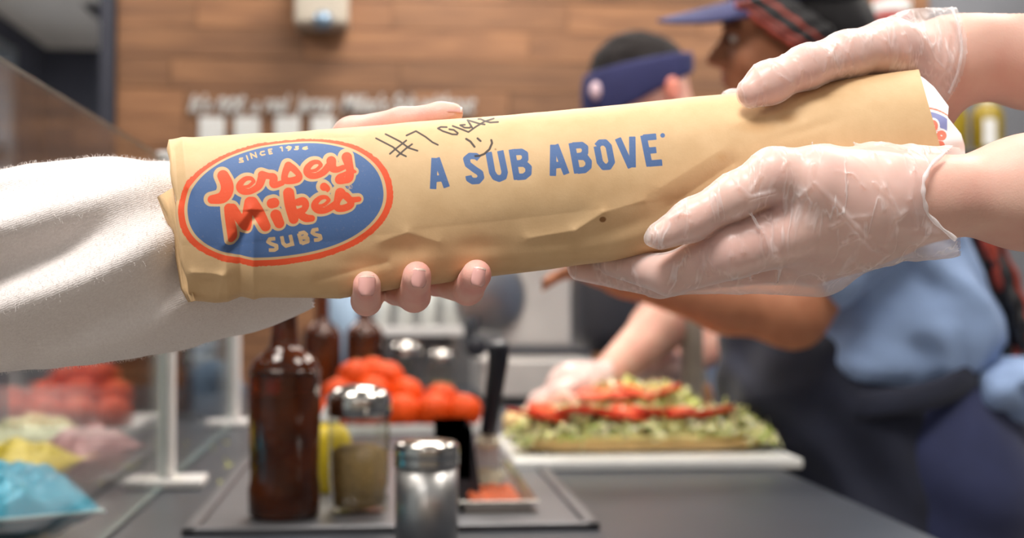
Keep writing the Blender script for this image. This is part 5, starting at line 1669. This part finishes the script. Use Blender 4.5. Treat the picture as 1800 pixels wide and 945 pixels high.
# fine stray fibres along the sleeve
rg = np.random.default_rng(2)
vs_ = np.empty(len(slv.data.vertices) * 3, np.float32); slv.data.vertices.foreach_get('co', vs_); vs_ = vs_.reshape(-1, 3)
ns_ = np.empty(len(slv.data.vertices) * 3, np.float32); slv.data.vertex_normals.foreach_get('vector', ns_); ns_ = ns_.reshape(-1, 3)
sel = np.nonzero((vs_[:, 0] > H(-60, 0, 0)[0]) & (vs_[:, 1] < Y0 + .06))[0]
sel = rg.choice(sel, min(9000, len(sel)), replace=False)
FV, FQ = [], []
for i in sel:
    n = ns_[i]; r0 = rg.normal(size=3); t1 = r0 - n * (r0 @ n); t1 /= np.linalg.norm(t1)
    ln = rg.uniform(.0008, .0028); c = vs_[i]; sd = np.cross(n, t1) * .00006
    q1 = c + n * ln * .5 + t1 * ln * .35; q2 = c + n * ln * .7 + t1 * ln * 1.0
    k = len(FV); FV += [c - sd, c + sd, q1 + sd, q1 - sd, q2 + sd * .5, q2 - sd * .5]; FQ += [(k, k + 1, k + 2, k + 3), (k + 3, k + 2, k + 4, k + 5)]
link('knit_fuzz', fast_mesh('fuzz', np.array(FV), np.array(FQ)), M['knit'], cust, kind='stuff')

# ---- server: two gloved hands
serv = thing('person', H(2500, 560, 60), 'person whose two hands in clear plastic gloves hold the open bag end', 'person')
# upper hand: thumb across the top of the bag, fingers behind it
a_thumb = pts((1321, 163, -31), (1352, 146, -29), (1420, 116, -20), (1490, 96, -4), (1560, 84, 12)); a_thr = [24, 32, 33, 38, 46]
a_f = [
    (pts((1540, 150, 52), (1440, 168, 60), (1350, 180, 60), (1288, 178, 52)), [34, 30, 27, 22]),
    (pts((1545, 190, 58), (1430, 215, 64), (1330, 232, 62), (1262, 238, 52)), [34, 31, 28, 23]),
    (pts((1550, 235, 58), (1440, 265, 62), (1350, 282, 60), (1285, 288, 52)), [33, 30, 27, 22]),
    (pts((1560, 275, 55), (1470, 310, 58), (1400, 325, 56), (1350, 330, 50)), [30, 26, 23, 20]),
]
def a_hand(p):
    g = finger_union(p, a_f, .0015)
    t = chain(p, a_thumb, [r * R_ for r in a_thr], .006)
    palm = ell(p, H(1585, 190, 54), (.026, .015, .036))
    palm = smin(palm, cone(p, H(1570, 100, 22), H(1620, 170, 50), .017, .018), .02)
    palm = smin(palm, cone(p, H(1600, 120, 42), H(1700, 98, 46), .022, .023), .02)
    arm = cone(p, H(1690, 98, 46), H(1830, 100, 50), .0235, .0275)
    arm = smin(arm, cone(p, H(1830, 100, 50), H(2500, 180, 90), .0275, .046), .02)
    d = smin(smin(palm, t, .014), g, .008)
    return smin(d, arm, .012)
# lower hand: thumb on the front face, palm and fingers under the bag
b_thumb = pts((1162, 414, -50), (1215, 388, -53), (1290, 345, -55), (1360, 308, -56), (1440, 318, -54)); b_thr = [21, 29, 32, 40, 58]
b_f = [
    (pts((1405, 402, -48), (1290, 440, -46), (1178, 482, -30), (1076, 463, 0)), [54, 44, 32, 20]),
    (pts((1400, 455, -8), (1280, 470, -6), (1160, 492, 0), (1020, 470, 20)), [38, 33, 28, 21]),
    (pts((1410, 465, 14), (1300, 470, 20), (1200, 478, 26), (1110, 458, 40)), [34, 30, 27, 21]),
    (pts((1420, 460, 34), (1340, 462, 40), (1270, 462, 46), (1200, 440, 54)), [29, 26, 23, 20]),
]
def b_hand(p):
    g = finger_union(p, b_f, .0015)
    t = chain(p, b_thumb, [r * R_ for r in b_thr], .006)
    palm = ell(p, H(1450, 415, -30), (.032, .030, .021))
    palm = smin(palm, cone(p, H(1440, 325, -55), H(1540, 345, -52), .019, .020), .02)
    palm = smin(palm, cone(p, H(1440, 445, 10), H(1570, 390, -20), .016, .018), .02)
    palm = smin(palm, cone(p, H(1520, 365, -46), H(1640, 346, -46), .021, .0185), .02)
    arm = cone(p, H(1640, 346, -46), H(1810, 338, -38), .0182, .0262)
    arm = smin(arm, cone(p, H(1810, 338, -38), H(2500, 300, 20), .0262, .046), .02)
    d = smin(smin(palm, g, .007), t, .003)
    return smin(d, arm, .012)
lo, hi = bounds(pts((1260, 20, -50), (1760, 360, 80)), .018); hiA = hi.copy(); loA = lo.copy()
lo2, hi2 = bounds(pts((1000, 230, -80), (1760, 530, 70)), .014)
VA, QA = snet(a_hand, lo, np.array([H(2500, 0, 100)[0] + .06, hi[1] + .08, hi[2]]), .0013)
VB, QB = snet(b_hand, lo2, np.array([H(2500, 0, 100)[0] + .06, hi2[1] + .06, hi2[2]]), .0013)
VA, VB = relax(VA, QA, 2), relax(VB, QB, 2)
armA = link('forearm', fast_mesh('serv_arm_a', VA, QA), M['skin_arm'], serv)
armB = link('forearm', fast_mesh('serv_arm_b', VB, QB), M['skin_arm'], serv)
def pleat(p, ax, sp, amp, seed):
    # irregular sharp pleats of slack film: thin ridges across the direction ax
    s_ = p @ np.array(ax, np.float32) / sp + 1.1 * vnoise(p * 22 + seed) + .35 * vnoise(p * 60 + seed)
    r = (1 - np.abs(np.sin(s_ * math.pi))) ** 6
    return amp * r * np.clip(vnoise(p * 38 + seed + 5) * 1.6 + .25, 0, 1)
def surf(f, px, py, d0=-95.0, d1=60.0):
    """depth (mm from the bag axis) where the view through a pixel first meets the shape f"""
    dd = np.arange(d0, d1, .4)
    v = f(np.array([H(px, py, q) for q in dd], np.float32))
    i = np.nonzero(v < 0)[0]
    return float(dd[i[0]]) if len(i) else None
def on_film(f, path, lift=-.75):
    out = []
    last = None
    for px, py in path:
        q = surf(f, px, py)
        if q is None: q = last if last is not None else -40.0
        last = q
        out.append(H(px, py, q + lift))
    return out
def ridges(p, folds):
    d = None
    for pts_, r in folds:
        rr = [1.2 * r * (.35 + .65 * math.sin(math.pi * min(1, max(0, (i + .4) / (len(pts_) - .2))))) for i in range(len(pts_))]
        e = chain(p, pts_, rr, .0005)
        d = e if d is None else np.minimum(d, e)
    return d
def a_film0(p):
    d = a_hand(p)
    cuff = cone(p, H(1625, 86, 44), H(1672, 92, 44), .0262, .0308)
    cuff = cuff - .0022 * vnoise(p * 70) - .0016 * vnoise(p * 150)
    return smin(d - .0010, cuff, .006)
A_FOLDS = [(on_film(a_film0, q), r) for q, r in (
    ([(1571, 33), (1590, 62), (1596, 92), (1590, 118)], .0012), ([(1600, 20), (1626, 70), (1640, 104), (1664, 128)], .0011), ([(1540, 48), (1556, 72), (1560, 100)], .0009),
    ([(1655, 20), (1668, 62), (1664, 110), (1650, 150)], .0010), ([(1688, 40), (1684, 90), (1668, 130)], .0010), ([(1400, 100), (1408, 124), (1404, 150)], .0009),
    ([(1440, 78), (1454, 100), (1450, 126)], .0008), ([(1470, 74), (1460, 98), (1474, 124)], .0008), ([(1500, 62), (1490, 92), (1500, 116)], .0007),
    ([(1606, 50), (1632, 84), (1640, 120)], .0009), ([(1330, 120), (1344, 150), (1340, 176)], .0006), ([(1360, 112), (1372, 134), (1392, 146)], .0007))]
def a_glove(p):
    d = smin(a_film0(p), ridges(p, A_FOLDS), .0012)
    return d - pleat(p, (.9, .1, .42), .011, .0006, 1) - pleat(p, (.5, .2, -.85), .014, .0005, 4) + .0004 * vnoise(p * 80)
def a_keep(V):
    q = project(V)
    return q[:, 0] < 1702 - 34 * ((q[:, 1] - 84) / 92) ** 2
VG, QG = snet(a_glove, loA, hiA, .0009)
def clip_mesh(V, Q, keep):
    V = relax(V, Q, 1)
    k = keep(V); Q = Q[k[Q].all(1)]
    used = np.zeros(len(V), bool); used[Q.ravel()] = True
    return V[used], (np.cumsum(used) - 1)[Q]
VG, QG = clip_mesh(VG, QG, a_keep)
link('glove', fast_mesh('glove_a', VG, QG), M['film'], armA)
M['film_rim'] = film_mat('glove_rim_film', .5, (.97, .955, .96, 1), .3)
rim = on_film(a_film0, [(1690 - 30 * ((y - 84) / 92) ** 2, y) for y in range(14, 172, 10)], -.3)
link('cuff_rim', tube('rim', catmull(rim, 3), .0009, 8), M['film_rim'], armA)
def b_film0(p):
    d = b_hand(p)
    cuff = cone(p, H(1560, 352, -44), H(1655, 350, -44), .0300, .0285)
    cuff = cuff - .0026 * vnoise(p * 60) - .0018 * vnoise(p * 140)
    web = cone(p, H(1250, 478, -12), H(1440, 470, -16), .0075, .0150)
    tips = np.minimum(cone(p, H(1175, 408, -51), H(1143, 420, -49), .0068, .0030), cone(p, H(1090, 463, -2), H(1056, 462, 6), .0062, .0036))
    d = smin(d - .0010, tips, .003)
    return smin(smin(d, cuff, .006), web - .0006, .012)
B_FOLDS = [(on_film(b_film0, q), r) for q, r in (
    ([(1432, 322), (1470, 360), (1504, 400), (1535, 436), (1560, 446)], .0013), ([(1500, 250), (1535, 272), (1556, 330), (1572, 384), (1560, 430)], .0012),
    ([(1536, 320), (1566, 350), (1580, 382), (1592, 372)], .0011), ([(1595, 262), (1606, 300), (1600, 350), (1612, 400)], .0011), ([(1428, 250), (1430, 290), (1424, 330), (1406, 348)], .0009),
    ([(1318, 372), (1340, 410), (1362, 442), (1372, 470), (1366, 500)], .0011), ([(1205, 448), (1196, 470), (1188, 492)], .0011), ([(1232, 440), (1238, 466), (1246, 486)], .0010),
    ([(1246, 432), (1244, 456), (1254, 474)], .0008), ([(1280, 420), (1286, 450), (1284, 484)], .0009), ([(1298, 412), (1306, 444), (1320, 490)], .0008),
    ([(1298, 300), (1300, 330), (1318, 348), (1362, 338)], .0010), ([(1335, 282), (1336, 310), (1322, 336)], .0009), ([(1200, 372), (1214, 392), (1204, 420)], .0007), ([(1178, 384), (1196, 376), (1212, 378)], .0007),
    ([(1460, 400), (1490, 384), (1530, 380)], .0006), ([(1480, 430), (1510, 416), (1530, 420)], .0006), ([(1370, 262), (1384, 284), (1376, 300)], .0007), ([(1470, 300), (1500, 306), (1520, 330)], .0006))]
def b_glove(p):
    d = smin(b_film0(p), ridges(p, B_FOLDS), .0012)
    return d - pleat(p, (.9, .1, .42), .011, .0005, 1) - pleat(p, (.5, .2, -.85), .014, .0004, 4) + .0004 * vnoise(p * 80)
B_EDGE = ([240, 262, 290, 317, 345, 375, 400, 420, 460], [1692, 1672, 1640, 1627, 1627, 1634, 1658, 1684, 1690])
def b_keep(V):
    q = project(V)
    edge = np.interp(q[:, 1], *B_EDGE)
    edge = np.where(V[:, 1] > Y0 - .044, 1690, edge)
    return q[:, 0] < edge
VG, QG = snet(b_glove, lo2, hi2, .0009)
VG, QG = clip_mesh(VG, QG, b_keep)
link('glove', fast_mesh('glove_b', VG, QG), M['film'], armB)
rim = on_film(b_film0, [(float(np.interp(y, *B_EDGE)) - 4, y) for y in list(range(268, 426, 9))], -.4)
link('cuff_rim', tube('rim', catmull(rim, 3), [.0007 + .0006 * math.sin(k * .35) ** 2 for k in range(3 * (len(rim) - 1) + 1)], 8), M['film_rim'], armB)
